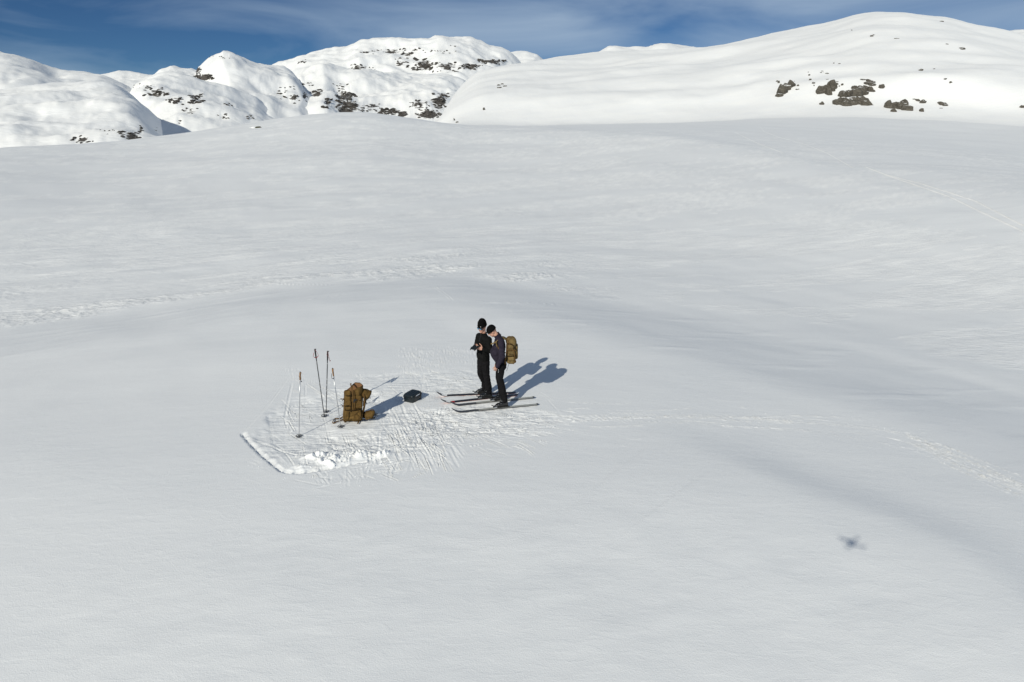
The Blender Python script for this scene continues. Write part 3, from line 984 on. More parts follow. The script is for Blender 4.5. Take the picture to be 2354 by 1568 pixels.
MT['F'] = mountain('mountain', 'small far snow dome just right of the central massif',
                   [(1090, 200), (1130, 145), (1162, 125), (1186, 120), (1210, 121), (1234, 128), (1250, 142), (1290, 200)], 4200, 3000, -60, 20, seed=7.7, ncol=120, nrow=60)
MT['G'] = mountain('mountain', 'low far white ridge peeping over the middle of the right hill',
                   [(1270, 190), (1333, 139), (1391, 119), (1440, 121), (1490, 116), (1510, 107), (1535, 105), (1570, 110), (1600, 114), (1660, 160)], 3600, 2500, -60, 18, seed=9.9, ncol=160, nrow=60)
MT['I'] = mountain('mountain', 'far white ridge at the right edge behind the hill',
                   [(2220, 130), (2280, 92), (2310, 80), (2330, 75), (2353, 73), (2500, 62), (2800, 110), (3200, 200)], 3000, 2000, -40, 15, seed=12.1, ncol=160, nrow=60)

# ------------------------------------------------------------------ rocks
from mathutils import noise as mn


def rock_mesh(name, seed, mat, sub=2, blocky=0.5, flat=1.0):
    """one angular stone: planes cut from a ball, then roughened"""
    r = random.Random(seed)
    bm = bmesh.new()
    bmesh.ops.create_icosphere(bm, subdivisions=sub, radius=1.0)
    planes = []
    for i in range(11):
        v = Vector((r.gauss(0, 1), r.gauss(0, 1), r.gauss(0, .8))).normalized()
        planes.append((v, r.uniform(0.52, 0.85)))
    for v in bm.verts:
        for (nrm, d) in planes:
            e = v.co.dot(nrm) - d
            if e > 0:
                v.co -= nrm * e
        v.co += v.co.normalized() * 0.16 * mn.fractal(v.co * 1.7 + Vector((seed, 0, 0)), 1.0, 2.0, 3)
        v.co.z *= flat
    me = bpy.data.meshes.new(name)
    bm.to_mesh(me)
    bm.free()
    me.materials.append(mat)
    return me


FAR_R = [rock_mesh('far_rock', 40 + i, M['darkrock'], 2) for i in range(9)]
NEAR_R = [rock_mesh('hill_rock', 80 + i, M['rock'], 3) for i in range(12)]
camv = Vector((0, 0, CH))


def far_rocks(key, regs):
    o, bvh = MT[key]
    for (cx, cy, rx, ry, cnt, smin, smax) in regs:
        for i in range(int(cnt * 1.6)):
            px, py = cx + rs.uniform(-1, 1) * rx * 1.05, cy + rs.uniform(-1, 1) * ry * 1.1
            d = Vector(ray(px, py)).normalized()
            hit, nrm, _, dist = bvh.ray_cast(camv, d)
            if hit is None:
                continue
            s = rs.uniform(smin, smax) * 1.05 * dist / FPX / 2
            if nrm.z < 0:
                nrm = -nrm
            c = link('rock', FAR_R[rs.randrange(9)], o)
            c.location = hit - nrm * s * 0.05
            c.scale = (s * rs.uniform(.9, 2.0), s * rs.uniform(.6, 1), s * rs.uniform(.4, .95))
            c.rotation_euler = (rs.uniform(-.3, .3), rs.uniform(-.45, .45), math.atan2(-d.x, d.y) + rs.uniform(-.5, .5))


far_rocks('A2', [(190, 322, 24, 8, 7, 4, 9), (300, 313, 22, 9, 9, 4, 10), (322, 298, 4, 8, 4, 4, 8), (245, 303, 20, 6, 4, 2, 4)])
far_rocks('B', [(330, 196, 22, 6, 7, 2, 5), (358, 211, 26, 9, 12, 4, 9), (380, 216, 12, 5, 5, 4, 8), (400, 232, 20, 9, 10, 3, 8), (450, 226, 16, 12, 14, 4, 10), (440, 253, 22, 8, 7, 3, 6), (513, 267, 12, 6, 5, 3, 6), (525, 241, 10, 3, 4, 3, 6), (412, 277, 5, 7, 3, 3, 5), (575, 270, 10, 4, 4, 3, 6)])
far_rocks('C', [(468, 178, 28, 4, 13, 4, 9), (500, 131, 30, 5, 6, 2, 4), (455, 162, 8, 10, 5, 2, 5), (660, 214, 20, 14, 9, 3, 7), (680, 230, 10, 8, 4, 4, 8), (700, 220, 6, 12, 4, 3, 6)])
far_rocks('D', [(692, 142, 10, 4, 4, 3, 6), (845, 121, 18, 3, 6, 3, 6), (900, 117, 30, 4, 9, 2, 6), (935, 125, 14, 3, 5, 3, 8), (955, 115, 9, 3, 4, 3, 6), (1010, 120, 36, 4, 8, 2, 5), (1040, 106, 8, 2, 2, 3, 5), (820, 155, 16, 6, 8, 3, 7), (850, 160, 20, 6, 6, 2, 5), (925, 145, 16, 10, 8, 3, 8), (970, 150, 20, 12, 12, 4, 11), (1020, 155, 28, 10, 14, 3, 9), (1076, 153, 24, 7, 10, 3, 9), (1128, 143, 30, 5, 12, 4, 10)])
far_rocks('E', [(705, 196, 14, 5, 5, 3, 6), (726, 214, 14, 8, 7, 4, 11), (752, 236, 9, 12, 6, 4, 11), (785, 206, 20, 12, 9, 3, 7), (795, 232, 24, 14, 14, 4, 12), (800, 250, 16, 8, 7, 6, 14), (850, 248, 34, 9, 11, 3, 8), (890, 257, 26, 6, 11, 4, 12), (920, 262, 14, 5, 6, 4, 12), (965, 240, 22, 8, 10, 4, 9), (985, 262, 28, 10, 16, 4, 11), (1010, 235, 14, 20, 13, 4, 11), (1022, 219, 12, 5, 6, 4, 10)])

hv = [Vector(c) for c in np.stack([hx, hy, hz], -1).reshape(-1, 3)]
sel = (az > D2R(-12)) & (az < D2R(60))
js = np.nonzero(sel)[0]
ii = np.arange(hx.size).reshape(hx.shape)[:, js]
ff = np.stack([ii[:-1, :-1], ii[:-1, 1:], ii[1:, 1:], ii[1:, :-1]], -1).reshape(-1, 4).tolist()
HB = BVHTree.FromPolygons(hv, ff)
del hv


def on_hill(px, py):
    d = Vector(ray(px, py)).normalized()
    hit, nrm, _, dist = HB.ray_cast(camv, d)
    return hit, nrm, dist


def c4(x, y):       # crop of the crags -> pixel
    return ((3040 + x * 0.2804) * 0.5745, (260 + y * 0.2804) * 0.5745)


def outcrop(label, blocks, name='rock_outcrop'):
    """blocks: (crop x, crop y, half width, half height, tilt degrees)"""
    cx = sum(b[0] for b in blocks) / len(blocks)
    cy = max(b[1] for b in blocks)
    hit, nrm, dist = on_hill(*c4(cx, cy))
    root = empty(name, hit)
    tag(root, label, 'rock', 'crags on the right hill')
    for (bx, by, hw, hh, tl) in blocks:
        h_, n_, d_ = on_hill(*c4(bx, by))
        if h_ is None:
            continue
        k = 0.2804 * 0.5745 * d_ / FPX
        o = link('boulder', NEAR_R[rs.randrange(12)], root)
        o.location = h_ - hit + Vector((0, -0.35 * hw * k, -0.1 * hh * k))
        o.scale = (hw * k * 1.4, hw * k * 0.95, hh * k * 1.85)
        o.rotation_euler = (0, math.radians(tl), rs.uniform(-.35, .35) - 0.5)
    return root


outcrop('brown crag at the left end of the crags, half drifted under a snow bowl', [(300, 390, 75, 62, 10), (350, 350, 60, 40, -15), (415, 315, 50, 45, 0), (395, 280, 40, 18, 0), (280, 440, 40, 22, 10), (330, 300, 20, 14, 0)])
outcrop('broken brown crag standing above the widest crag', [(850, 390, 50, 50, -20), (905, 365, 48, 48, 10), (1025, 315, 58, 52, 5), (970, 410, 40, 36, 0), (1040, 365, 26, 24, 0), (930, 320, 30, 20, 0)])
outcrop('widest wedge-shaped brown crag in the middle of the hill', [(1120, 550, 62, 52, 0), (1180, 430, 48, 45, 0), (1265, 430, 62, 52, -10), (1340, 470, 80, 62, 12), (1300, 540, 90, 55, 0), (1420, 540, 80, 55, 20), (1500, 565, 60, 30, 22), (1230, 570, 60, 30, 0), (1420, 460, 42, 34, 25), (1530, 545, 34, 16, 25), (1055, 535, 18, 32, 0)])
outcrop('flat-topped brown crag low on the hill, rightmost of the large crags', [(1830, 605, 46, 52, 0), (1910, 610, 46, 50, 0), (1990, 615, 60, 60, 0), (2090, 640, 52, 52, 0), (1905, 665, 32, 20, 0), (1940, 580, 60, 24, 0)])
outcrop('dark slanting slab above the widest crag', [(1345, 325, 42, 16, 10), (1420, 350, 44, 34, 35), (1450, 395, 60, 38, 35), (1490, 410, 34, 30, 20)])
outcrop('thin stepped slabs highest above the widest crag', [(1530, 265, 34, 14, 12), (1590, 280, 40, 18, 20), (1560, 230, 40, 12, 15), (1470, 208, 26, 6, 5), (1610, 250, 20, 10, 15)])
outcrop('narrow dark slab right beside the slanting slab', [(1510, 325, 36, 14, 30), (1550, 355, 40, 24, 40), (1595, 372, 26, 14, 15)])
outcrop('lone round boulder right of the stepped slabs', [(1732, 318, 28, 26, 0), (1745, 300, 18, 12, 0)])
outcrop('small lone stone below the broken crag', [(880, 562, 24, 22, -20), (886, 545, 12, 14, -30)])
outcrop('small pale stone right of the flat-topped crag', [(2295, 660, 26, 20, 0), (2285, 652, 14, 12, 0)])
outcrop('dark broken stones up the slope from the flat-topped crag', [(2250, 508, 26, 10, 15), (2318, 535, 26, 26, 35), (2195, 488, 12, 5, 0)])
outcrop('isolated brown boulder far right of the crags', [(2555, 545, 20, 14, 0), (2590, 560, 34, 22, 0), (2625, 575, 26, 12, 10)])

small = [(242, 238, 18, 12), (262, 258, 14, 24), (490, 236, 6, 5), (503, 280, 10, 8), (540, 300, 14, 18), (525, 354, 14, 9), (552, 350, 10, 6), (690, 105, 8, 6), (702, 150, 12, 18), (718, 218, 16, 18), (765, 262, 18, 16), (770, 300, 8, 14), (888, 90, 12, 6), (872, 112, 12, 7), (905, 102, 6, 4), (945, 122, 18, 6), (965, 126, 12, 6),
         (960, 208, 16, 7), (1040, 236, 30, 9), (1020, 222, 10, 5), (1105, 240, 18, 4), (1098, 280, 14, 20), (1132, 305, 9, 10), (1170, 287, 16, 18), (2292, 82, 20, 12), (855, 340, 12, 8)]
for (x, y, w_, h_) in small:
    hit, nrm, dist = on_hill(*c4(x, y))
    if hit is None:
        continue
    k = 0.2804 * 0.5745 * dist / FPX
    o = link('rock', NEAR_R[rs.randrange(12)], hill)
    o.location = hit
    o.scale = (w_ * k * 1.25, w_ * k, h_ * k * 1.35)
    o.rotation_euler = (0, rs.uniform(-.4, .4), rs.uniform(-1, 1))
# lone stones higher on the hill (pixel, half sizes)
for (px, py, w_, h_) in [(2003, 84, 4, 1.5), (2007, 81, 3, 1), (2061, 89, 4, 1), (2163, 50, 4, 1), (2177, 102, 3, .8), (2212, 113, 5, 2.2), (2208, 111, 4, 1.5), (2116, 162, 4, 2), (2146, 159, 2, 1), (2172, 182, 3, 1.5), (2184, 190, 3, 2), (1916, 146, 2, 1.5), (1929, 147, 3, 1), (2163, 249, 3, .8), (2350, 247, 4, 3),
                         (1146, 197, 4, 2), (1155, 194, 4, 1.5), (1160, 199, 4, 2), (1148, 202, 6, 2.2), (1112, 253, 2, 6), (1050, 282, 3, 2), (1044, 277, 2, 4), (1958, 70, 2, .6)]:
    hit, nrm, dist = on_hill(px, py)
    if hit is None:
        continue
    k = dist / FPX
    o = link('rock', NEAR_R[rs.randrange(12)], hill)
    o.location = hit
    o.scale = (w_ * k * 1.25, w_ * k * .8, h_ * k * 1.5)
    o.rotation_euler = (0, rs.uniform(-.3, .3), rs.uniform(-.6, .6))
# mossy stone showing through the far brow of the snowfield
p = plane_pt(594, 294, 100)
a_, t_ = az_te(np.array([594.]), np.array([294.]))
best = None
for r_ in np.linspace(60, 140, 400):
    x_, y_ = r_ * math.sin(a_[0]), r_ * math.cos(a_[0])
    if zat(x_, y_) >= CH + r_ * t_[0]:
        best = (x_, y_)
        break
if best is None:
    best = (100 * math.sin(a_[0]), 100 * math.cos(a_[0]))
st = empty('stone', (best[0], best[1], zat(*best)))
tag(st, 'flat mossy stone poking out of the far brow of the snowfield', 'rock')
o = link('boulder', rock_mesh('moss_stone', 5, M['lichen'], 3), st)
o.scale = (0.75, 0.5, 0.20)
o.location = (0, 0, 0.05)
o2 = link('snow_cap', rock_mesh('snow_cap', 6, M['clump'], 3), st)
o2.scale = (0.8, 0.5, 0.16)
o2.location = (-0.7, -0.1, 0.0)


# ------------------------------------------------------------------ far ski tracks: shallow raised ribs laid on the snow
def track(label, pts, width, n=70):
    xs = [p[0] for p in pts]
    ys = [p[1] for p in pts]
    tt = np.linspace(0, 1, n)
    ts = np.linspace(0, 1, len(pts))
    P = [on_field(float(np.interp(t, ts, xs)), float(np.interp(t, ts, ys))) for t in tt]
    V, F = [], []
    for i, p in enumerate(P):
        q = P[min(i + 1, n - 1)]
        q0 = P[max(i - 1, 0)]
        d = Vector((q[0] - q0[0], q[1] - q0[1], 0)).normalized()
        s = Vector((-d.y, d.x, 0))
        w_ = width * (0.6 + 0.7 * abs(mn.noise(Vector((i * .31, width * 50, 0)))))
        for e, h_ in ((-1, -.03), (-.5, .035), (0, .015), (.5, .035), (1, -.03)):
            x_, y_ = p[0] + s.x * e * w_, p[1] + s.y * e * w_
            V.append((x_, y_, zat(x_, y_) + h_))
    for i in range(n - 1):
        for j in range(4):
            F.append((i * 5 + j, i * 5 + j + 1, i * 5 + j + 6, i * 5 + j + 5))
    me = bpy.data.meshes.new('ski_track')
    me.from_pydata(V, [], F)
    for p_ in me.polygons:
        p_.use_smooth = True
    o = link('ski_track', me, None, M['hillsnow'])
    tag(o, label, None, None, 'structure')
    return o


track('upper of the twin ski tracks curving to the right edge', [(1990, 385), (2035, 402), (2120, 424), (2240, 462), (2353, 520)], 0.05)
track('lower of the twin ski tracks curving to the right edge', [(2035, 403), (2110, 428), (2180, 452), (2270, 495), (2353, 533)], 0.05)
track('faint ski track descending from the foot of the crags', [(1748, 293), (1756, 303), (1790, 316), (1850, 332), (1900, 352), (1960, 386)], 0.10)
track('forked ski track on the brow below the left crag', [(1690, 305), (1720, 320), (1755, 336), (1800, 352)], 0.09)


# ================================================================== things
def capsule(bm, p0, p1, r0, r1, seg=14, rings=5):
    p0, p1 = Vector(p0), Vector(p1)
    ax = p1 - p0
    L = ax.length
    q = (ax.to_track_quat('Z', 'Y') if L > 1e-6 else Euler((0, 0, 0)).to_quaternion())
    prof = []
    for i in range(rings):
        a = -math.pi / 2 + (math.pi / 2) * i / rings
        prof.append((r0 * math.cos(a), r0 * math.sin(a)))
    prof += [(r0, 0.0), (r1, L)]
    for i in range(1, rings + 1):
        a = (math.pi / 2) * i / rings
        prof.append((r1 * math.cos(a), L + r1 * math.sin(a)))
    prof[0] = (0.0, -r0)
    prof[-1] = (0.0, L + r1)
    prev = None
    for k, (r, z) in enumerate(prof):
        if r < 1e-9:
            ring = [bm.verts.new(p0 + q @ Vector((0, 0, z)))]
        else:
            ring = [bm.verts.new(p0 + q @ Vector((r * math.cos(t * 2 * math.pi / seg), r * math.sin(t * 2 * math.pi / seg), z))) for t in range(seg)]
        if prev is not None:
            n_ = seg
            if len(prev) == 1:
                for t in range(n_):
                    bm.faces.new((prev[0], ring[(t + 1) % n_], ring[t]))
            elif len(ring) == 1:
                for t in range(n_):
                    bm.faces.new((prev[t], prev[(t + 1) % n_], ring[0]))
            else:
                for t in range(n_):
                    bm.faces.new((prev[t], prev[(t + 1) % n_], ring[(t + 1) % n_], ring[t]))
        prev = ring


def loft(bm, rings, seg=20, power=2.0, cap=True):
    """rings: (centre, rx, ry, x-axis, y-axis)"""
    prev = None
    first = last = None
    for (c, rx, ry, ax, ay) in rings:
        c, ax, ay = Vector(c), Vector(ax).normalized(), Vector(ay).normalized()
        ring = []
        for t in range(seg):
            a = t * 2 * math.pi / seg
            ca_, sa2 = math.cos(a), math.sin(a)
            x = math.copysign(abs(ca_) ** (2 / power), ca_) * rx
            y = math.copysign(abs(sa2) ** (2 / power), sa2) * ry
            ring.append(bm.verts.new(c + ax * x + ay * y))
        if prev:
            for t in range(seg):
                bm.faces.new((prev[t], prev[(t + 1) % seg], ring[(t + 1) % seg], ring[t]))
        else:
            first = ring
        prev = ring
    last = prev
    if cap:
        bm.faces.new(list(reversed(first)))
        bm.faces.new(last)


def ellipsoid(bm, c, r, rot=None, sub=3):
    m = Matrix.Translation(Vector(c)) @ (rot.to_matrix().to_4x4() if rot is not None else Matrix.Identity(4)) @ Matrix.Diagonal((*r, 1))
    bmesh.ops.create_icosphere(bm, subdivisions=sub, radius=1.0, matrix=m)


def box(bm, c, size, bev=0.0, rot=None, seg=2):
    m = Matrix.Translation(Vector(c)) @ (rot.to_matrix().to_4x4() if rot is not None else Matrix.Identity(4)) @ Matrix.Diagonal((*size, 1))
    r = bmesh.ops.create_cube(bm, size=1.0, matrix=m)
    if bev:
        es = list({e for v in r['verts'] for e in v.link_edges})
        bmesh.ops.bevel(bm, geom=es, offset=bev, segments=seg, affect='EDGES', profile=0.5)


def tube(bm, pts, rad, seg=8, flat=None, caps=True):
    """sweep along pts; rad number or list; flat=(w,t) makes a ribbon of that half width and thickness"""
    P = [Vector(p) for p in pts]
    n_ = len(P)
    rad = rad if isinstance(rad, (list, tuple)) else [rad] * n_
    up = Vector((0, 0, 1))
    prev = None
    first = None
    for i in range(n_):
        d = (P[min(i + 1, n_ - 1)] - P[max(i - 1, 0)]).normalized()
        ref = up if abs(d.dot(up)) < 0.95 else Vector((0, 1, 0))
        s = d.cross(ref).normalized()
        t = s.cross(d).normalized()
        ring = []
        for k in range(seg):
            a = 2 * math.pi * k / seg + math.pi / seg
            if flat:
                ring.append(bm.verts.new(P[i] + s * math.copysign(flat[0], math.cos(a)) * min(1, abs(math.cos(a)) * 1.45) + t * math.copysign(flat[1], math.sin(a)) * min(1, abs(math.sin(a)) * 1.45)))
            else:
                ring.append(bm.verts.new(P[i] + (s * math.cos(a) + t * math.sin(a)) * rad[i]))
        if prev:
            for k in range(seg):
                bm.faces.new((prev[k], prev[(k + 1) % seg], ring[(k + 1) % seg], ring[k]))
        else:
            first = ring
        prev = ring
    if caps:
        bm.faces.new(list(reversed(first)))
        bm.faces.new(prev)


def spline(pts, n=8):
    """Catmull-Rom through pts"""
    P = [Vector(p) for p in pts]
    out = []
    for i in range(len(P) - 1):
        p0, p1, p2, p3 = P[max(i - 1, 0)], P[i], P[i + 1], P[min(i + 2, len(P) - 1)]
        for k in range(n):
            t = k / n
            out.append(0.5 * ((2 * p1) + (p2 - p0) * t + (2 * p0 - 5 * p1 + 4 * p2 - p3) * t * t + (3 * p1 - p0 - 3 * p2 + p3) * t ** 3))
    out.append(P[-1])
    return out


def ribbon(bm, pts, w, t, wdir, n=6):
    """flat webbing through pts with its width along wdir"""
    P = spline(pts, n)
    wd = Vector(wdir).normalized()
    prev = None
    first = None
    for i, p in enumerate(P):
        d = (P[min(i + 1, len(P) - 1)] - P[max(i - 1, 0)]).normalized()
        s = (wd - d * wd.dot(d)).normalized()
        nn = d.cross(s).normalized()
        ring = [bm.verts.new(p + s * a * w + nn * b * t) for a, b in ((-1, -1), (1, -1), (1, 1), (-1, 1))]
        if prev:
            for k in range(4):
                bm.faces.new((prev[k], prev[(k + 1) % 4], ring[(k + 1) % 4], ring[k]))
        else:
            first = ring
        prev = ring
    bm.faces.new(list(reversed(first)))
    bm.faces.new(prev)


def finish(bm, name, mat, parent=None, smooth_=True, voxel=None, sm=4, ratio=None, wrinkle=0.0, wscale=12.0, seed=0.0, wdir=None):
    bmesh.ops.recalc_face_normals(bm, faces=bm.faces)
    me = bpy.data.meshes.new(name)
    bm.to_mesh(me)
    bm.free()
    if voxel:
        tmp = bpy.data.objects.new('tmp', me)
        COL.objects.link(tmp)
        md = tmp.modifiers.new('r', 'REMESH')
        md.mode = 'VOXEL'
        md.voxel_size = voxel
        ms = tmp.modifiers.new('s', 'SMOOTH')
        ms.iterations = sm
        ms.factor = 0.5
        if ratio:
            mdc = tmp.modifiers.new('d', 'DECIMATE')
            mdc.ratio = ratio
        dg = bpy.context.evaluated_depsgraph_get()
        me2 = bpy.data.meshes.new_from_object(tmp.evaluated_get(dg))
        bpy.data.objects.remove(tmp)
        me = me2
        me.name = name
        me.materials.clear()
    if wrinkle:
        n_ = len(me.vertices)
        for v in me.vertices:
            c = v.co * wscale
            if wdir is not None:
                c = Vector((c.x * wdir[0], c.y * wdir[1], c.z * wdir[2]))
            k = mn.noise(c + Vector((seed, seed, 0))) + 0.5 * mn.noise(c * 2.3 + Vector((seed, 0, seed)))
            k = 1 - 2 * abs(k)
            v.co += v.normal * (k * wrinkle)
    for p_ in me.polygons:
        p_.use_smooth = smooth_
    me.materials.append(mat)
    return link(name, me, parent)


def rel(o, root):
    """meshes are built in world coordinates: re-base onto the parent's origin"""
    o.data.transform(Matrix.Translation(-Vector(root.location)))
    return o


# ------------------------------------------------------------------ ski poles
def crop3(x, y):
    return (660.7 + x * 0.1649, 775.6 + y * 0.1649)


def ski_pole(label, bpx, tpx, dark, lean=0.0, strap_pts=None):
    B = ground_pt(*bpx)
    zb = zat(B[0], B[1])
    B = Vector(ground_pt(*bpx, zb))
    T = Vector(plane_pt(*tpx, B.y + lean))
    root = empty('ski_pole', B)
    tag(root, label, 'ski pole', 'ski poles stuck in the snow')
    ax = (T - B)
    L = ax.length
    ax.normalize()
    side = ax.cross(Vector((0, 1, 0))).normalized()      # picture left/right
    at = lambda d: B + ax * d
    bm = bmesh.new()
    tube(bm, [at(-0.10), at(-0.02), at(0.03), at(L * .55), at(L - 0.20)], [0.002, 0.005, 0.0085, 0.0095, 0.0105], 10)
    sh = rel(finish(bm, 'shaft', M['blkshaft'] if dark else M['alu'], root), root)
    if dark:
        for d in (0.52, 0.66, 0.80, L - 0.30):
            bm = bmesh.new()
            tube(bm, [at(d), at(d + rs.uniform(.006, .014))], 0.0108, 10)
            rel(finish(bm, 'print_band', M['white'], sh), root)
    bm = bmesh.new()
    gl = 0.23 if dark else 0.17
    tube(bm, [at(L - gl), at(L - gl + .01), at(L - gl * .6), at(L - 0.05), at(L - 0.012), at(L)], [0.010, 0.0135, 0.0155, 0.0165, 0.017, 0.009], 12)
    capsule(bm, at(L - 0.012), at(L - 0.012) + side * -0.022 + ax * 0.004, 0.012, 0.009, 10, 3)
    gr = rel(finish(bm, 'grip', M['plastic'] if dark else M['cork'], root), root)
    if not dark:
        bm = bmesh.new()
        capsule(bm, at(L - 0.004), at(L + 0.006), 0.013, 0.012, 10, 3)
        rel(finish(bm, 'cap', M['plastic'], gr), root)
    # strap
    bm = bmesh.new()
    pts = [at(L - 0.02) + side * sx * 1.0 + ax * sz + Vector((0, -0.014 - 0.01 * k, 0)) for k, (sx, sz) in enumerate(strap_pts)]
    ribbon(bm, pts, 0.015, 0.0022, Vector((0, 1, 0)) + side * 0.4)
    rel(finish(bm, 'strap', M['red'] if dark else M['plastic'], root, False), root)
    # basket: ring, hub and spokes on the snow
    bm = bmesh.new()
    R = 0.062
    n_ = 24
    tl = Vector((0.05, -0.04, 1)).normalized()
    e1 = Vector((1, 0, -0.05)).normalized()
    e2 = tl.cross(e1).normalized()
    C = at(0.022)
    ringp = [C + (e1 * math.cos(k * 2 * math.pi / n_) + e2 * math.sin(k * 2 * math.pi / n_)) * R for k in range(n_ + 1)]
    tube(bm, ringp, 0.0058, 8, None, False)
    for k in range(4):
        a = k * math.pi / 2 + 0.5
        d = e1 * math.cos(a) + e2 * math.sin(a)
        tube(bm, [C + d * 0.006, C + d * R], [0.007, 0.0042], 6)
    tube(bm, [at(0.008), at(0.04)], 0.011, 10)
    rel(finish(bm, 'basket', M['rubber'], root), root)
    return root


ski_pole('silver ski pole with cork grip standing alone at the far left of the poles', (687, 1004), (689.8, 856), False, 0.0,
         [(0.0, 0.0), (-0.012, -0.03), (-0.028, -0.08), (-0.030, -0.13), (-0.048, -0.155), (-0.03, -0.14), (-0.012, -0.07), (0, -.03)])
ski_pole('silver ski pole with cork grip leaning in front of the open backpack', (783, 982), (764, 847.5), False, 0.0,
         [(0.0, -0.05), (-0.012, -0.075), (-0.022, -0.12), (-0.018, -0.165), (0.006, -0.18), (0.026, -0.155), (0.016, -0.10), (0.004, -.06)])
ski_pole('black ski pole with a red strap loop, left of the crossed pair', (745.5, 957.5), (723.5, 802), True, 0.0,
         [(0.0, 0.0), (-0.03, -0.03), (-0.062, -0.09), (-0.055, -0.14), (-0.01, -0.16), (0.03, -0.14), (0.028, -0.10), (0.004, -.04)])
ski_pole('black ski pole with a hanging red strap, right of the crossed pair', (749.5, 947.5), (753, 806.5), True, 0.0,
         [(0.0, 0.0), (-0.022, -0.04), (-0.040, -0.11), (-0.058, -0.175), (-0.072, -0.185), (-0.055, -0.15), (-0.03, -0.08), (0, -.03)])


# ------------------------------------------------------------------ hard case
def hard_case():
    c0 = ground_pt(949.5, 926)
    l0 = ground_pt(930.5, 921.5)
    r0 = ground_pt(966.5, 914.5)
    z = zat(float(l0[0] + r0[0]) / 2, float(l0[1] + r0[1]) / 2)
    ctr = (l0 + r0) / 2
    ex = Vector(c0 - l0)          # along the front face
    w = ex.length
    ex.normalize()
    ey = Vector((-ex.y, ex.x, 0))
    dpt = max(0.17, abs(Vector(r0 - c0).dot(ey)))
    root = empty('hard_case', (ctr[0], ctr[1], z - 0.01))
    root.rotation_euler = (0, 0, math.atan2(ex.y, ex.x))
    tag(root, 'black hard plastic equipment case with a white sticker on the snow', 'case')
    H = 0.185
    w = max(w, 0.20) * 1.22
    dpt *= 1.18
    bm = bmesh.new()
    loft(bm, [((0, 0, 0), w / 2 * .93, dpt / 2 * .93, (1, 0, 0), (0, 1, 0)), ((0, 0, .012), w / 2 * .97, dpt / 2 * .97, (1, 0, 0), (0, 1, 0)), ((0, 0, H * .6), w / 2, dpt / 2, (1, 0, 0), (0, 1, 0)), ((0, 0, H * .66), w / 2 * 1.04, dpt / 2 * 1.05, (1, 0, 0), (0, 1, 0)), ((0, 0, H * .70), w / 2 * 1.04, dpt / 2 * 1.05, (1, 0, 0), (0, 1, 0))], 32, 7)
    finish(bm, 'base', M['caseblk'], root, False)
    bm = bmesh.new()
    loft(bm, [((0, 0, H * .715), w / 2 * 1.05, dpt / 2 * 1.06, (1, 0, 0), (0, 1, 0)), ((0, 0, H * .78), w / 2 * 1.05, dpt / 2 * 1.06, (1, 0, 0), (0, 1, 0)), ((0, 0, H * .82), w / 2, dpt / 2, (1, 0, 0), (0, 1, 0)), ((0, 0, H * .97), w / 2 * .95, dpt / 2 * .95, (1, 0, 0), (0, 1, 0)), ((0, 0, H), w / 2 * .90, dpt / 2 * .90, (1, 0, 0), (0, 1, 0))], 32, 7)
    lid = finish(bm, 'lid', M['caseblk'], root, False)
    for k in (-1, 0, 1):
        bm = bmesh.new()
        box(bm, (k * w * .25, 0, H + .002), (w * .10, dpt * .7, .008), .003)
        finish(bm, 'rib', M['caseblk'], lid, False)
    for k in (-1, 1):
        bm = bmesh.new()
        box(bm, (k * w * .28, -dpt * .54, H * .68), (.045, .014, .055), .004)
        finish(bm, 'latch', M['plastic'], root, False)
    for k in (-1, 1):
        bm = bmesh.new()
        box(bm, (w * .54, k * dpt * .30, H * .70), (.014, .04, .05), .004)
        finish(bm, 'latch', M['plastic'], root, False)
    bm = bmesh.new()
    tube(bm, spline([(w * .5, -dpt * .22, H * .60), (w * .5 + .03, -dpt * .18, H * .58), (w * .5 + .034, dpt * .18, H * .58), (w * .5, dpt * .22, H * .60)]), .008, 8)
    finish(bm, 'handle', M['plastic'], root)
    bm = bmesh.new()
    box(bm, (w * .527, 0, H * .90 - .012), (.004, dpt * .36, .022))
    finish(bm, 'sticker', M['white'], root, False)


hard_case()


# ------------------------------------------------------------------ skis
SK = dict(T_R=((1003.3, 911), (1185, 903)), T_L=((1013, 928), (1190, 908.5)), P_R=((1034, 933), (1228, 913.5)), P_L=((1038, 948), (1237, 928.5)))
FEET = {}


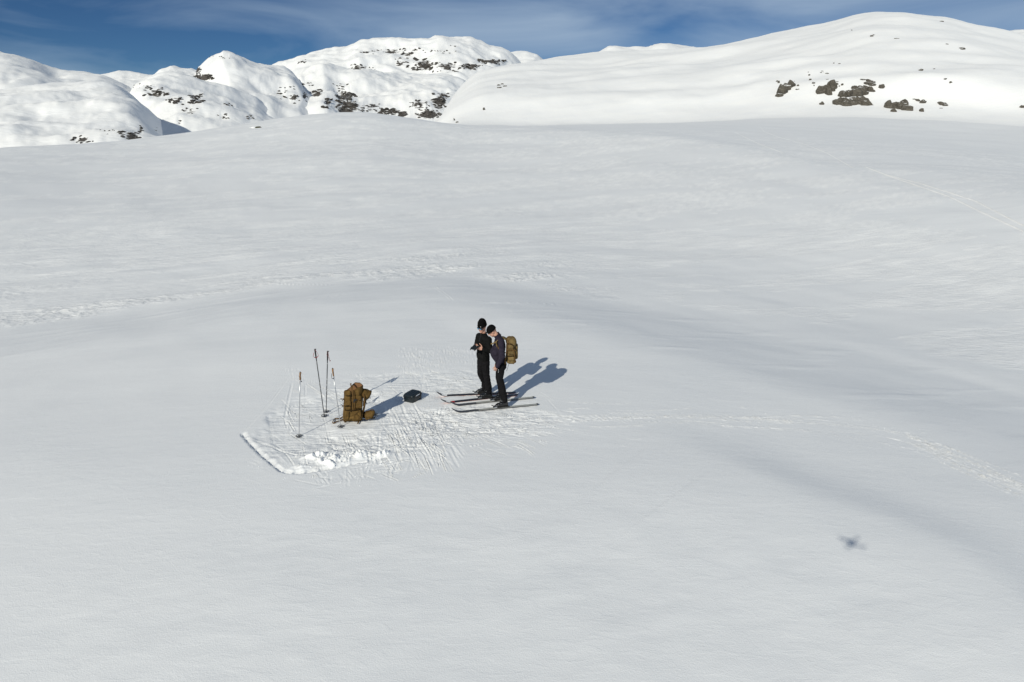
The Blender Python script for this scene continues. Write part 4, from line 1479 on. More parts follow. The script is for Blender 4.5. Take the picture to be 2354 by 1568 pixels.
def ski(label, key, toe_px, dark):
    tip, tail = (Vector(ground_pt(*p)) for p in SK[key])
    d = (tip - tail)
    L = d.length
    d.normalize()
    toe = Vector(ground_pt(*toe_px))
    s_toe = (toe - tail).dot(d)
    zs = [zat(*(tail + d * t).xy) for t in np.linspace(0.1, L - 0.15, 30)]
    z0 = float(np.mean(zs)) + 0.018
    root = empty('ski', (tail.x, tail.y, z0), math.atan2(d.y, d.x))
    tag(root, label, 'ski', 'skis under the two skiers')
    FEET[key] = (tail + d * s_toe, d.copy(), z0 + 0.022)
    secs = []
    N = 46
    for i in range(N + 1):
        s = L * i / N
        u = s / L
        hw = 0.041 - 0.007 * math.sin(math.pi * u) + 0.009 * u
        if u > 0.93:
            hw *= max(0.10, math.sqrt(max(0, 1 - ((u - 0.93) / 0.072) ** 2)))
        if u < 0.02:
            hw *= 0.72 + 14 * u
        up = 0.0
        if s > L - 0.22:
            up = 0.105 * ((s - (L - 0.22)) / 0.22) ** 1.8
        if s < 0.06:
            up = 0.010 * ((0.06 - s) / 0.06) ** 2
        th = 0.007 + 0.006 * math.sin(math.pi * min(1, u * 1.05))
        secs.append((s, hw, up, max(.006, th)))

    def strip(i0, i1, o_in, z_lo, z_hi, name, mat, par):
        bm = bmesh.new()
        prev = None
        for i in range(i0, i1 + 1):
            s, hw, up, th = secs[i]
            w_ = max(0.002, hw - o_in)
            lo = up + (th * z_lo if z_lo >= 0 else 0)
            hi = up + th * z_hi
            ring = [bm.verts.new((s, -w_, lo)), bm.verts.new((s, w_, lo)), bm.verts.new((s, w_ * .94, hi)), bm.verts.new((s, -w_ * .94, hi))]
            if prev:
                for k in range(4):
                    bm.faces.new((prev[k], prev[(k + 1) % 4], ring[(k + 1) % 4], ring[k]))
            else:
                bm.faces.new(list(reversed(ring)))
            prev = ring
        bm.faces.new(prev)
        return finish(bm, name, mat, par, False)
    if dark:
        body = strip(0, N, 0, 0, 1.0, 'ski_body', M['skiblk'], root)
        strip(0, N, 0.004, -1, 0.02, 'base', M['skibase'], root).location = (0, 0, -0.0035)
        if key == 'T_L':
            strip(int(N * .835), int(N * .89), 0.002, .98, 1.12, 'red_print', M['skired'], body)
        strip(int(N * .02), int(N * .07), 0.012, .98, 1.10, 'tail_print', M['skidark'], body)
        strip(int(N * .88), int(N * .94), 0.010, .98, 1.10, 'snow_dusting', M['clump'], body)
    else:
        body = strip(0, N, 0, 0, 1.0, 'ski_body', M['skidark'], root)
        strip(1, int(N * .70), 0.003, .98, 1.08, 'topsheet', M['skigrey'], body)
        strip(int(N * .02), int(N * .80), 0.030, 1.06, 1.16, 'centre_stripe', M['skidark'], body)
    # binding: toe jaw, plate, springs and heel lever
    bm = bmesh.new()
    box(bm, (s_toe - 0.15, 0, 0.022), (0.36, 0.050, 0.012), .004)
    bind = finish(bm, 'binding', M['plastic'], root, False)
    bm = bmesh.new()
    box(bm, (s_toe + 0.02, 0, 0.034), (0.05, 0.075, 0.022), .006)
    for k in (-1, 1):
        box(bm, (s_toe - 0.005, k * .040, 0.044), (0.06, 0.010, 0.035), .003)
    finish(bm, 'toe_jaw', M['metal'], bind, False)
    bm = bmesh.new()
    tube(bm, [(s_toe + .025, 0, .03), (s_toe + .05, 0, .075), (s_toe + .085, 0, .085)], [.008, .009, .012], 8)
    finish(bm, 'lever', M['plastic'], bind)
    return root


ski('black ski on the far side of the skier in black', 'T_R', (1094.5, 908.7), True)
ski('black ski with a red patch near its tip', 'T_L', (1103, 918.5), True)
ski('pale grey ski with dark tip under the stooping skier, far one', 'P_R', (1131, 922), False)
ski('pale grey ski with dark tip lying nearest the camera', 'P_L', (1137.5, 937), False)


# ------------------------------------------------------------------ skiers
def crop1(x, y):
    return (976.6 + x * 0.1722, 700.9 + y * 0.1722)


def boot(root, key):
    toe, d, z = FEET[key]
    s = Vector((-d.y, d.x, 0))
    up = Vector((0, 0, 1))
    at = lambda f, l_, h_: toe + d * f + s * l_ + Vector((0, 0, z - toe.z + h_))
    bm = bmesh.new()
    # foot: loft of cross sections heel -> toe
    for_ = [(-.295, .030, .028, .050), (-.27, .040, .044, .055), (-.20, .041, .052, .062), (-.13, .045, .050, .058), (-.07, .050, .038, .044), (-.02, .043, .028, .034), (0.0, .028, .018, .026)]
    loft(bm, [(at(f, 0, 0.018 + zc), w_, h_, s, up) for f, w_, h_, zc in for_], 18, 2.6)
    # shaft
    loft(bm, [(at(-.235, 0, .07), .046, .060, s, d), (at(-.228, 0, .13), .047, .058, s, d), (at(-.215, 0, .20), .054, .064, s, d), (at(-.205, 0, .27), .058, .070, s, d)], 18, 2.4)
    b = rel(finish(bm, 'boot', M['boot'], root, True, voxel=0.008, sm=3), root)
    bm = bmesh.new()
    loft(bm, [(at(f, 0, 0.012), w_, .013, s, up) for f, w_ in ((-.30, .034), (-.27, .041), (-.15, .040), (-.06, .049), (-.01, .042), (.02, .032), (.045, .030))], 14, 5)
    rel(finish(bm, 'sole', M['rubber'], b, False), root)
    for f, h_ in ((-.075, .095), (-.135, .128), (-.155, .185)):
        bm = bmesh.new()
        ribbon(bm, [at(f, -.047, h_ - .045), at(f + .02, -.040, h_ - .008), at(f + .022, 0, h_ + .006), at(f + .02, .040, h_ - .008), at(f, .047, h_ - .045)], .010, .003, d)
        rel(finish(bm, 'buckle_strap', M['plastic'], b, False), root)
        for sg in (-1, 1):
            bm = bmesh.new()
            box(bm, at(f + .016, sg * .043, h_ - .020), (.022, .008, .016), .002)
            rel(finish(bm, 'buckle', M['metal'], b, False), root)
    return at(-.215, 0, .10), at(-.205, 0, .27), d


def head_parts(bm, c, f, up, s=1.0):
    """skull, jaw, nose, ears, neck stub; c head centre, f facing, up"""
    f, up = f.normalized(), up.normalized()
    l_ = up.cross(f).normalized()
    rot = Matrix((f, l_, up)).transposed().to_quaternion()
    W_ = lambda x, y, z: c + (f * x + l_ * y + up * z) * s
    ellipsoid(bm, W_(-.012, 0, .025), (.098 * s, .077 * s, .102 * s), rot)
    ellipsoid(bm, W_(.028, 0, -.045), (.060 * s, .058 * s, .072 * s), rot)
    ellipsoid(bm, W_(.062, 0, -.098), (.026 * s, .026 * s, .020 * s), rot)
    capsule(bm, W_(.086, 0, .012), W_(.106, 0, -.026), .009 * s, .014 * s, 10, 4)
    ellipsoid(bm, W_(.072, .034, -.020), (.018 * s, .020 * s, .018 * s), rot)
    ellipsoid(bm, W_(.072, -.034, -.020), (.018 * s, .020 * s, .018 * s), rot)
    ellipsoid(bm, W_(.082, 0, -.060), (.014 * s, .026 * s, .010 * s), rot)
    ellipsoid(bm, W_(.060, 0, .040), (.032 * s, .056 * s, .018 * s), rot)
    for k in (-1, 1):
        ellipsoid(bm, W_(-.010, k * .079, -.010), (.020 * s, .008 * s, .033 * s), rot)
    return W_, rot


def hand_parts(bm, w, pd, nrm, curl, side, s=1.0, thumb_in=0.5):
    """w wrist, pd pointing direction, nrm palm normal (palm faces it), side = direction of the thumb"""
    pd, nrm = pd.normalized(), nrm.normalized()
    sd_ = side - pd * side.dot(pd)
    sd_.normalize()
    q = Matrix((pd, sd_, pd.cross(sd_))).transposed().to_quaternion()
    capsule(bm, w - pd * .01, w + pd * .02, .026 * s, .026 * s, 10, 3)
    ellipsoid(bm, w + pd * .052 * s, (.048 * s, .042 * s, .017 * s), q)
    Ls = [.062, .072, .077, .070]
    for i, o_ in enumerate((-.034, -.0115, .0115, .033)):
        L = Ls[i] * s
        p = w + pd * .088 * s + sd_ * o_ * s
        dr = pd + sd_ * o_ * 2
        dr.normalize()
        a = curl * 0.5
        for k, (fr_, ra, rb) in enumerate(((.46, .0092, .0088), (.30, .0088, .0082), (.24, .0082, .0070))):
            dd = (dr * math.cos(a) + nrm * math.sin(a)).normalized()
            p2 = p + dd * L * fr_
            capsule(bm, p, p2, ra * s, rb * s, 8, 3)
            p = p2
            a += curl
    p = w + pd * .025 * s + sd_ * .034 * s
    d1 = (pd * .6 + sd_ * .8 + nrm * thumb_in * .4).normalized()
    p2 = p + d1 * .042 * s
    capsule(bm, p, p2, .0125 * s, .0105 * s, 8, 3)
    d2 = (pd * .95 + sd_ * .15 + nrm * thumb_in).normalized()
    p3 = p2 + d2 * .034 * s
    capsule(bm, p2, p3, .0105 * s, .0095 * s, 8, 3)
    capsule(bm, p3, p3 + d2 * .024 * s, .0095 * s, .0075 * s, 8, 3)


def beanie(root, W_, rot, s, tall, mat, label=None):
    bm = bmesh.new()
    ex, ey, ez = W_(1, 0, 0) - W_(0, 0, 0), W_(0, 1, 0) - W_(0, 0, 0), W_(0, 0, 1) - W_(0, 0, 0)
    tilt = ex * 0.0
    if tall:
        secs = [(.030, .108, .090, .0), (.055, .110, .092, 0), (.095, .108, .089, -.004), (.138, .098, .082, -.006), (.172, .078, .066, -.010), (.198, .050, .046, -.014), (.211, .020, .020, -.016)]
    else:
        secs = [(.012, .110, .090, 0), (.045, .112, .092, 0), (.085, .104, .085, -.004), (.115, .083, .068, -.008), (.134, .052, .044, -.010), (.142, .018, .016, -.010)]
    loft(bm, [(W_(-.010 + o_, 0, z), a * s, b * s, ex, ey) for z, a, b, o_ in secs], 24, 2.1)
    h_ = rel(finish(bm, 'beanie', mat, root, True, voxel=0.007, sm=2, wrinkle=0.004 if tall else 0.0015, wscale=26, seed=3), root)
    bm = bmesh.new()
    zb = .030 if tall else .010
    loft(bm, [(W_(-.010, 0, zb - .002), .112 * s, .094 * s, ex, ey), (W_(-.010, 0, zb + .006), .117 * s, .098 * s, ex, ey), (W_(-.010, 0, zb + .045), .117 * s, .098 * s, ex, ey), (W_(-.010, 0, zb + .056), .110 * s, .092 * s, ex, ey)], 24, 2.1)
    rel(finish(bm, 'cuff', mat, h_, True, voxel=0.007, sm=1), root)
    bm = bmesh.new()
    if tall:
        ellipsoid(bm, W_(.092, .052, .066), (.008, .012, .005), rot, 2)
    else:
        q = rot
        ellipsoid(bm, W_(-.02, .086, .030), (.024, .006, .004), q, 2)
    rel(finish(bm, 'tag', M['white'], h_, True), root)
    return h_


def skier_tall():
    yT = float((FEET['T_R'][0].y + FEET['T_L'][0].y) / 2) + 0.03
    J = lambda x, y, dy=0.0: Vector(plane_pt(*crop1(x, y), yT + dy))
    base = (FEET['T_R'][0] + FEET['T_L'][0]) / 2
    root = empty('person', (base.x + 0.15, base.y, FEET['T_L'][2] - 0.02))
    tag(root, 'person in black knit hat, mirrored sunglasses and black sweater holding a controller', 'person')
    aR, cR, dS = boot(root, 'T_R')
    aL, cL, _ = boot(root, 'T_L')
    f = Vector((-.75, -.66, 0)).normalized()
    side = Vector((.66, -.75, 0)).normalized()          # towards the left arm
    up = Vector((0, 0, 1))
    pel = J(782, 735)
    waist = J(778, 650) + f * .01
    chest = J(786, 500)
    neck = J(782, 385)
    shL, shR = chest + side * .165 + up * .100, chest - side * .165 + up * .105
    hipL, hipR = pel + Vector((.045, -.075, -.03)), pel + Vector((-.055, .065, -.03))
    knL, knR = J(818, 930, -.11), J(742, 915, .04)
    haL = J(742, 583, -.26)
    haR = J(668, 572, -.16)
    elL = J(868, 612, -.20)
    elR = J(690, 545, .05)
    wrL, wrR = J(768, 592, -.25), J(688, 560, -.10)
    hc = J(764, 300, -.02)
    fh = (Vector((-.66, -.72, 0)) + up * -.22).normalized()
    uph = (up - fh * up.dot(fh)).normalized()
    # the body itself
    bm = bmesh.new()
    W_, rot = head_parts(bm, hc, fh, uph, 1.0)
    capsule(bm, neck - up * .03, W_(-.02, 0, -.05), .056, .054)
    loft(bm, [(pel - up * .06, .13, .10, side, f), (waist, .125, .09, side, f), (chest, .155, .10, side, f), (chest + up * .10, .15, .08, side, f), (neck - up * .02, .06, .06, side, f)], 20)
    for sh, el, wr in ((shL, elL, wrL), (shR, elR, wrR)):
        capsule(bm, sh, el, .048, .040)
        capsule(bm, el, wr, .040, .028)
    for hp, kn, an, cu_ in ((hipL, knL, aL, cL), (hipR, knR, aR, cR)):
        capsule(bm, hp, kn, .075, .055)
        capsule(bm, kn, cu_, .050, .040)
        capsule(bm, cu_, an, .040, .035)
    ctrl = J(668, 556, -.27)
    hand_parts(bm, wrL, (haL - wrL) + Vector((-.04, .0, .015)), Vector((-.2, .5, .8)), .55, Vector((-.3, -.2, .9)), 1.12)
    hand_parts(bm, wrR, Vector((-.25, -.85, -.05)), Vector((.6, -.1, .75)), .55, Vector((-.1, .3, .9)), 1.12)
    rel(finish(bm, 'body', M['skin'], root, True, voxel=0.0055, sm=2, ratio=0.35), root)
    bm = bmesh.new()
    ellipsoid(bm, W_(.092, 0, -.062), (.006, .022, .006), rot, 2)
    rel(finish(bm, 'lips', M['lips'], root), root)
    # sweater
    bm = bmesh.new()
    loft(bm, [(pel + up * .005, .150, .122, side, f), (waist - up * .05, .160, .138, side, f), (waist + up * .02, .155, .130, side, f), (chest - up * .06, .170, .130, side, f), (chest + up * .04, .185, .128, side, f), (chest + up * .115, .165, .100, side, f), (chest + up * .165, .095, .078, side, f), (neck + up * .005, .066, .068, side, f)], 24, 2.2)
    for sh, el, wr in ((shL, elL, wrL), (shR, elR, wrR)):
        capsule(bm, chest + up * .08, sh, .085, .080)
        capsule(bm, sh, el, .078, .064)
        capsule(bm, el, wr.lerp(el, .06), .062, .042)
    sw = rel(finish(bm, 'sweater', M['wool'], root, True, voxel=0.011, sm=3, wrinkle=0.006, wscale=9, seed=1.7, wdir=(1, 1, 1.8)), root)
    bm = bmesh.new()
    ribbon(bm, [neck + f * .070 + up * .02, neck + f * .085 - up * .03, chest + f * .128 + up * .08, chest + f * .132 + up * .05], .003, .002, side)
    rel(finish(bm, 'zip', M['skidark'], sw, False), root)
    bm = bmesh.new()
    loft(bm, [(neck - up * .025, .080, .078, side, f), (neck + up * .012, .072, .072, side, f), (neck + up * .030, .078, .076, side, f)], 20, 2, False)
    rel(finish(bm, 'collar', M['wool'], sw), root)
    # trousers
    bm = bmesh.new()
    loft(bm, [(pel + up * .04, .140, .112, side, f), (pel - up * .04, .148, .122, side, f), (pel - up * .12, .140, .115, side, f)], 20, 2.3)
    for hp, kn, an, cu in ((hipL, knL, aL, cL), (hipR, knR, aR, cR)):
        capsule(bm, hp - up * .02, kn, .098, .076)
        capsule(bm, kn, cu, .076, .070)
        capsule(bm, cu, cu.lerp(an, .75), .078, .074)
    tr = rel(finish(bm, 'trousers', M['trouser'], root, True, voxel=0.011, sm=2, wrinkle=0.008, wscale=8, seed=5.1, wdir=(1, 1, 2.2)), root)
    bm = bmesh.new()
    cpk = hipL.lerp(knL, .38)
    box(bm, cpk + Vector((-.03, -.088, 0)), (.11, .016, .15), .006, Euler((0.05, 0.03, -.2)))
    rel(finish(bm, 'pocket', M['trouser'], tr), root)
    # hat and sunglasses
    beanie(root, W_, rot, 1.0, True, M['knit'])
    bm = bmesh.new()
    for k in (-1, 1):
        tube(bm, [W_(.082, k * .070, .010), W_(.0, k * .084, .008)], .005, 8)
    box(bm, W_(.094, 0, .026), (.012, .135, .008), .002, rot.to_euler())
    for k in (-1, 1):
        box(bm, W_(.080, k * .066, .008), (.03, .010, .034), .003, rot.to_euler())
    capsule(bm, W_(.104, 0, .018), W_(.104, 0, .004), .007, .005, 8, 3)
    g = rel(finish(bm, 'sunglasses', M['plastic'], root, False), root)
    for k in (-1, 1):
        bm = bmesh.new()
        ellipsoid(bm, W_(.094, k * .034, .002), (.013, .030, .023), rot, 3)
        rel(finish(bm, 'lens', M['lens'], g), root)
    # the controller rests in the hands
    cc = J(672, 560, -.285)
    cr_ = empty('remote_controller', cc)
    tag(cr_, 'black drone remote controller held in both hands', 'controller')
    ex = Vector((-.80, .55, 0)).normalized()
    ez = Vector((-.25, -.30, .92)).normalized()
    ey = ez.cross(ex).normalized()
    cr_.rotation_euler = Matrix((ex, ey, ez)).transposed().to_euler()
    bm = bmesh.new()
    box(bm, (0, 0, 0), (.150, .085, .028), .010)
    for k in (-1, 1):
        capsule(bm, (k * .06, -.03, -.01), (k * .066, -.062, -.02), .018, .014, 10, 3)
    finish(bm, 'housing', M['plastic'], cr_)
    bm = bmesh.new()
    box(bm, (0, .080, .016), (.140, .062, .010), .003, Euler((math.radians(-18), 0, 0)))
    sc_ = finish(bm, 'phone', M['plastic'], cr_, False)
    bm = bmesh.new()
    box(bm, (0, .079, .0225), (.126, .050, .002), 0, Euler((math.radians(-18), 0, 0)))
    finish(bm, 'screen', M['caseblk'], sc_, False)
    for k in (-1, 1):
        bm = bmesh.new()
        tube(bm, [(k * .05, .0, .014), (k * .05, .0, .034)], [.004, .004], 8)
        tube(bm, [(k * .05, .0, .033), (k * .05, .0, .039)], [.009, .008], 10)
        finish(bm, 'joystick', M['metal'], cr_)
    for k in (-1, 1):
        bm = bmesh.new()
        box(bm, (k * .055, .085, .0), (.018, .09, .008), .003)
        finish(bm, 'antenna', M['plastic'], cr_, False)
    return root


def skier_lean():
    yP = float((FEET['P_R'][0].y + FEET['P_L'][0].y) / 2) + 0.03
    J = lambda x, y, dy=0.0: Vector(plane_pt(*crop1(x, y), yP + dy))
    base = (FEET['P_R'][0] + FEET['P_L'][0]) / 2
    root = empty('person', (base.x + 0.15, base.y, FEET['P_L'][2] - 0.02))
    tag(root, 'person in plum fleece and close black hat stooping towards the controller, carrying a pack', 'person')
    aR, cR, dS = boot(root, 'P_R')
    aL, cL, _ = boot(root, 'P_L')
    f = Vector((-.985, -.17, 0)).normalized()
    side = Vector((.17, -.985, 0)).normalized()
    up = Vector((0, 0, 1))
    pel = J(1012, 775)
    waist = J(985, 670)
    chest = J(992, 545)
    chest_t = J(995, 470)
    neck = J(968, 415)
    hipL, hipR = pel + Vector((0, -.08, -.02)), pel + Vector((-.01, .08, -.02))
    knL, knR = J(1000, 980, -.10), J(985, 960, .06)
    shL, shR = J(1010, 475, -.17), J(985, 465, .17)
    elL, wrL = J(1028, 690, -.23), J(962, 825, -.22)
    haL = J(937, 862, -.22)
    elR, wrR = J(1010, 660, .22), J(985, 770, .20)
    hc = J(892, 352, -.0)
    fh = Vector((-.80, -.10, -.62)).normalized()
    uph = (up - fh * up.dot(fh)).normalized()
    bm = bmesh.new()
    W_, rot = head_parts(bm, hc, fh, uph, 1.0)
    capsule(bm, neck - up * .02, W_(-.03, 0, -.045), .056, .054)
    lean = (chest_t - waist).normalized()
    fl = (f - lean * f.dot(lean)).normalized()
    loft(bm, [(pel - up * .06, .13, .10, side, f), (waist, .13, .10, side, f), (chest, .15, .10, side, fl), (chest_t, .15, .08, side, fl), (neck, .06, .06, side, fl)], 20)
    for sh, el, wr in ((shL, elL, wrL), (shR, elR, wrR)):
        capsule(bm, sh, el, .046, .038)
        capsule(bm, el, wr, .038, .028)
    for hp, kn, an, cu_ in ((hipL, knL, aL, cL), (hipR, knR, aR, cR)):
        capsule(bm, hp, kn, .075, .055)
        capsule(bm, kn, cu_, .050, .040)
        capsule(bm, cu_, an, .040, .035)
    hand_parts(bm, wrL, (haL - wrL), Vector((.6, .7, .2)), 1.25, Vector((-.8, -.3, -.3)), 1.0)
    hand_parts(bm, wrR, Vector((-.2, .0, -1)), Vector((.2, -.8, .2)), .7, Vector((-.9, .1, 0)), 1.05)
    rel(finish(bm, 'body', M['skin'], root, True, voxel=0.0055, sm=2, ratio=0.35), root)
    # ears and eyes of the bowed face
    bm = bmesh.new()
    ellipsoid(bm, W_(.092, 0, -.062), (.006, .022, .006), rot, 2)
    rel(finish(bm, 'lips', M['lips'], root), root)
    for k in (-1, 1):
        bm = bmesh.new()
        ellipsoid(bm, W_(.082, k * .032, .006), (.010, .013, .008), rot, 2)
        rel(finish(bm, 'eye', M['plastic'], root), root)
    # fleece
    bm = bmesh.new()
    loft(bm, [(pel + up * .02, .135, .115, side, f), (waist - up * .02 + f * .02, .150, .150, side, f), (waist + up * .07 + f * .035, .158, .165, side, fl), (chest, .168, .135, side, fl), (chest_t - up * .01, .170, .105, side, fl), (chest_t + up * .05, .11, .080, side, fl), (neck + up * .01, .072, .072, side, fl)], 24, 2.2)
    for sh, el, wr in ((shL, elL, wrL), (shR, elR, wrR)):
        capsule(bm, chest_t, sh, .085, .074)
        capsule(bm, sh, el, .074, .066)
        capsule(bm, el, wr.lerp(el, .04), .064, .046)
    sw = rel(finish(bm, 'fleece', M['fleece'], root, True, voxel=0.011, sm=3, wrinkle=0.007, wscale=8, seed=2.2, wdir=(1, 1, 1.8)), root)
    bm = bmesh.new()
    nd = (W_(-.03, 0, -.045) - neck).normalized()
    nf = (f - nd * f.dot(nd)).normalized()
    loft(bm, [(neck - nd * .03, .084, .082, side, nf), (neck + nd * .02, .074, .074, side, nf), (neck + nd * .05, .080, .078, side, nf)], 20, 2, False)
    rel(finish(bm, 'collar', M['fleece'], sw), root)
    bm = bmesh.new()
    loft(bm, [(pel + up * .06, .130, .108, side, f), (pel - up * .03, .142, .125, side, f), (pel - up * .12, .135, .118, side, f)], 20, 2.3)
    for hp, kn, an, cu in ((hipL, knL, aL, cL), (hipR, knR, aR, cR)):
        capsule(bm, hp - up * .02, kn, .100, .072)
        capsule(bm, kn, cu, .074, .066)
        capsule(bm, cu, cu.lerp(an, .7), .072, .068)
    tr = rel(finish(bm, 'trousers', M['trouser'], root, True, voxel=0.011, sm=2, wrinkle=0.006, wscale=8, seed=6.1, wdir=(1, 1, 2.2)), root)
    for zz in (870, 896):
        bm = bmesh.new()
        ellipsoid(bm, J(980, zz, -.19), (.006, .004, .010), None, 2)
        rel(finish(bm, 'zip_pull', M['white'], tr), root)
    beanie(root, W_, rot, 1.0, False, M['knit'])
    # ---- the pack on the back
    bc = J(1148, 770, 0.0)
    pk = empty('backpack', bc)
    tag(pk, "coyote brown backpack worn on the stooping skier's back", 'backpack')
    K = lambda x, y, dy=0.0: J(x, y, dy) - bc
    hx_, hy_ = .105, .150
    bm = bmesh.new()
    secs = [(762, .80, .86, 1142), (745, .97, .98, 1142), (650, 1.0, 1.0, 1146), (560, 1.0, 1.0, 1150), (490, .97, .97, 1150), (455, .82, .90, 1148), (440, .55, .7, 1148)]
    loft(bm, [(K(cx, y), hx_ * a, hy_ * b, (1, .1, 0), (-.1, 1, 0)) for y, a, b, cx in secs], 28, 3.2)
    body = finish(bm, 'main_bag', M['coyote_l'], pk, True, voxel=0.010, sm=2, wrinkle=0.008, wscale=9, seed=9.1)
    bm = bmesh.new()
    loft(bm, [(K(1150, 515), hx_ * 1.08, hy_ * 1.06, (1, .1, 0), (-.1, 1, 0)), (K(1150, 480), hx_ * 1.08, hy_ * 1.06, (1, .1, 0), (-.1, 1, 0)), (K(1148, 448), hx_ * .9, hy_ * .92, (1, .1, 0), (-.1, 1, 0)), (K(1148, 434), hx_ * .6, hy_ * .65, (1, .1, 0), (-.1, 1, 0))], 24, 3)
    lid = finish(bm, 'lid', M['coyote_l'], pk, True, voxel=0.010, sm=2, wrinkle=0.006, wscale=12, seed=4.4)
    for (cx, cy, w_, h_) in ((1145, 560, .12, .085), (1150, 640, .13, .075), (1150, 718, .13, .09)):
        bm = bmesh.new()
        box(bm, K(cx, cy, -hy_ - .012), (w_, .05, h_), .02, Euler((0, 0, .1)), 3)
        finish(bm, 'pocket', M['coyote_l'], pk, True, voxel=0.008, sm=2, wrinkle=0.006, wscale=14, seed=cy)
    bm = bmesh.new()
    box(bm, K(1222, 620, 0.0), (.05, .22, .30), .02, None, 3)
    finish(bm, 'pocket', M['coyote_l'], pk, True, voxel=0.010, sm=2, wrinkle=0.006, wscale=12, seed=3)
    for pts, w_, mt in (([(1100, 520, -.155), (1160, 530, -.178), (1212, 600, -.16)], .012, 'seam'), ([(1090, 460, -.14), (1135, 530, -.172), (1190, 640, -.182), (1200, 770, -.15)], .012, 'coyote_d'),
                        ([(1085, 600, -.16), (1140, 604, -.184), (1218, 610, -.15)], .010, 'coyote_d'), ([(1085, 682, -.16), (1140, 684, -.186), (1218, 678, -.15)], .010, 'seam'),
                        ([(1095, 505, -.15), (1090, 640, -.165), (1072, 740, -.14), (1070, 790, -.13)], .014, 'coyote_d'),
                        ([(1205, 740, -.12), (1208, 765, -.12), (1175, 775, -.13), (1185, 790, -.13)], .012, 'coyote_d')):
        bm = bmesh.new()
        P_ = [K(*p) for p in pts]
        d = (P_[-1] - P_[0]).normalized()
        ribbon(bm, P_, w_, .003, d.cross(Vector((0, 1, 0))))
        finish(bm, 'webbing', M[mt], pk, False)
    for x in (1112, 1188):
        bm = bmesh.new()
        box(bm, K(x, 440, -.02), (.03, .05, .03), .005)
        finish(bm, 'loop', M['coyote_d'], lid, False)
    # shoulder straps hug the chest
    for sg, pts in ((-1, [(1085, 462, -.10), (1040, 440, -.13), (985, 452, -.165), (955, 500, -.20), (968, 560, -.235), (1010, 610, -.25), (1075, 640, -.19)]), (1, [(1085, 455, .10), (1040, 432, .13), (985, 440, .16), (945, 490, .18), (955, 560, .20), (1075, 640, .15)])):
        bm = bmesh.new()
        ribbon(bm, [K(*p) for p in pts[:5] if True], .030, .007, (0.25, 1, .25))
        finish(bm, 'shoulder_strap', M['coyote_l'], pk, True)
        bm = bmesh.new()
        ribbon(bm, [K(*p) for p in pts[4:]], .011, .003, (0.25, .4, 1))
        finish(bm, 'webbing', M['coyote_d'], pk, False)
    bm = bmesh.new()
    ribbon(bm, [K(958, 490, -.215), K(925, 505, -.20), K(885, 520, -.17), K(882, 512, -.15)], .013, .003, (0, .2, 1))
    finish(bm, 'chest_strap', M['coyote_l'], pk, False)
    bm = bmesh.new()
    tube(bm, spline([K(1128, 772, -.05), K(1112, 810, -.05), K(1100, 850, -.05), K(1087, 885, -.05)]), .004, 6)
    finish(bm, 'cord', M['plastic'], pk)
    return root


skier_tall()
skier_lean()


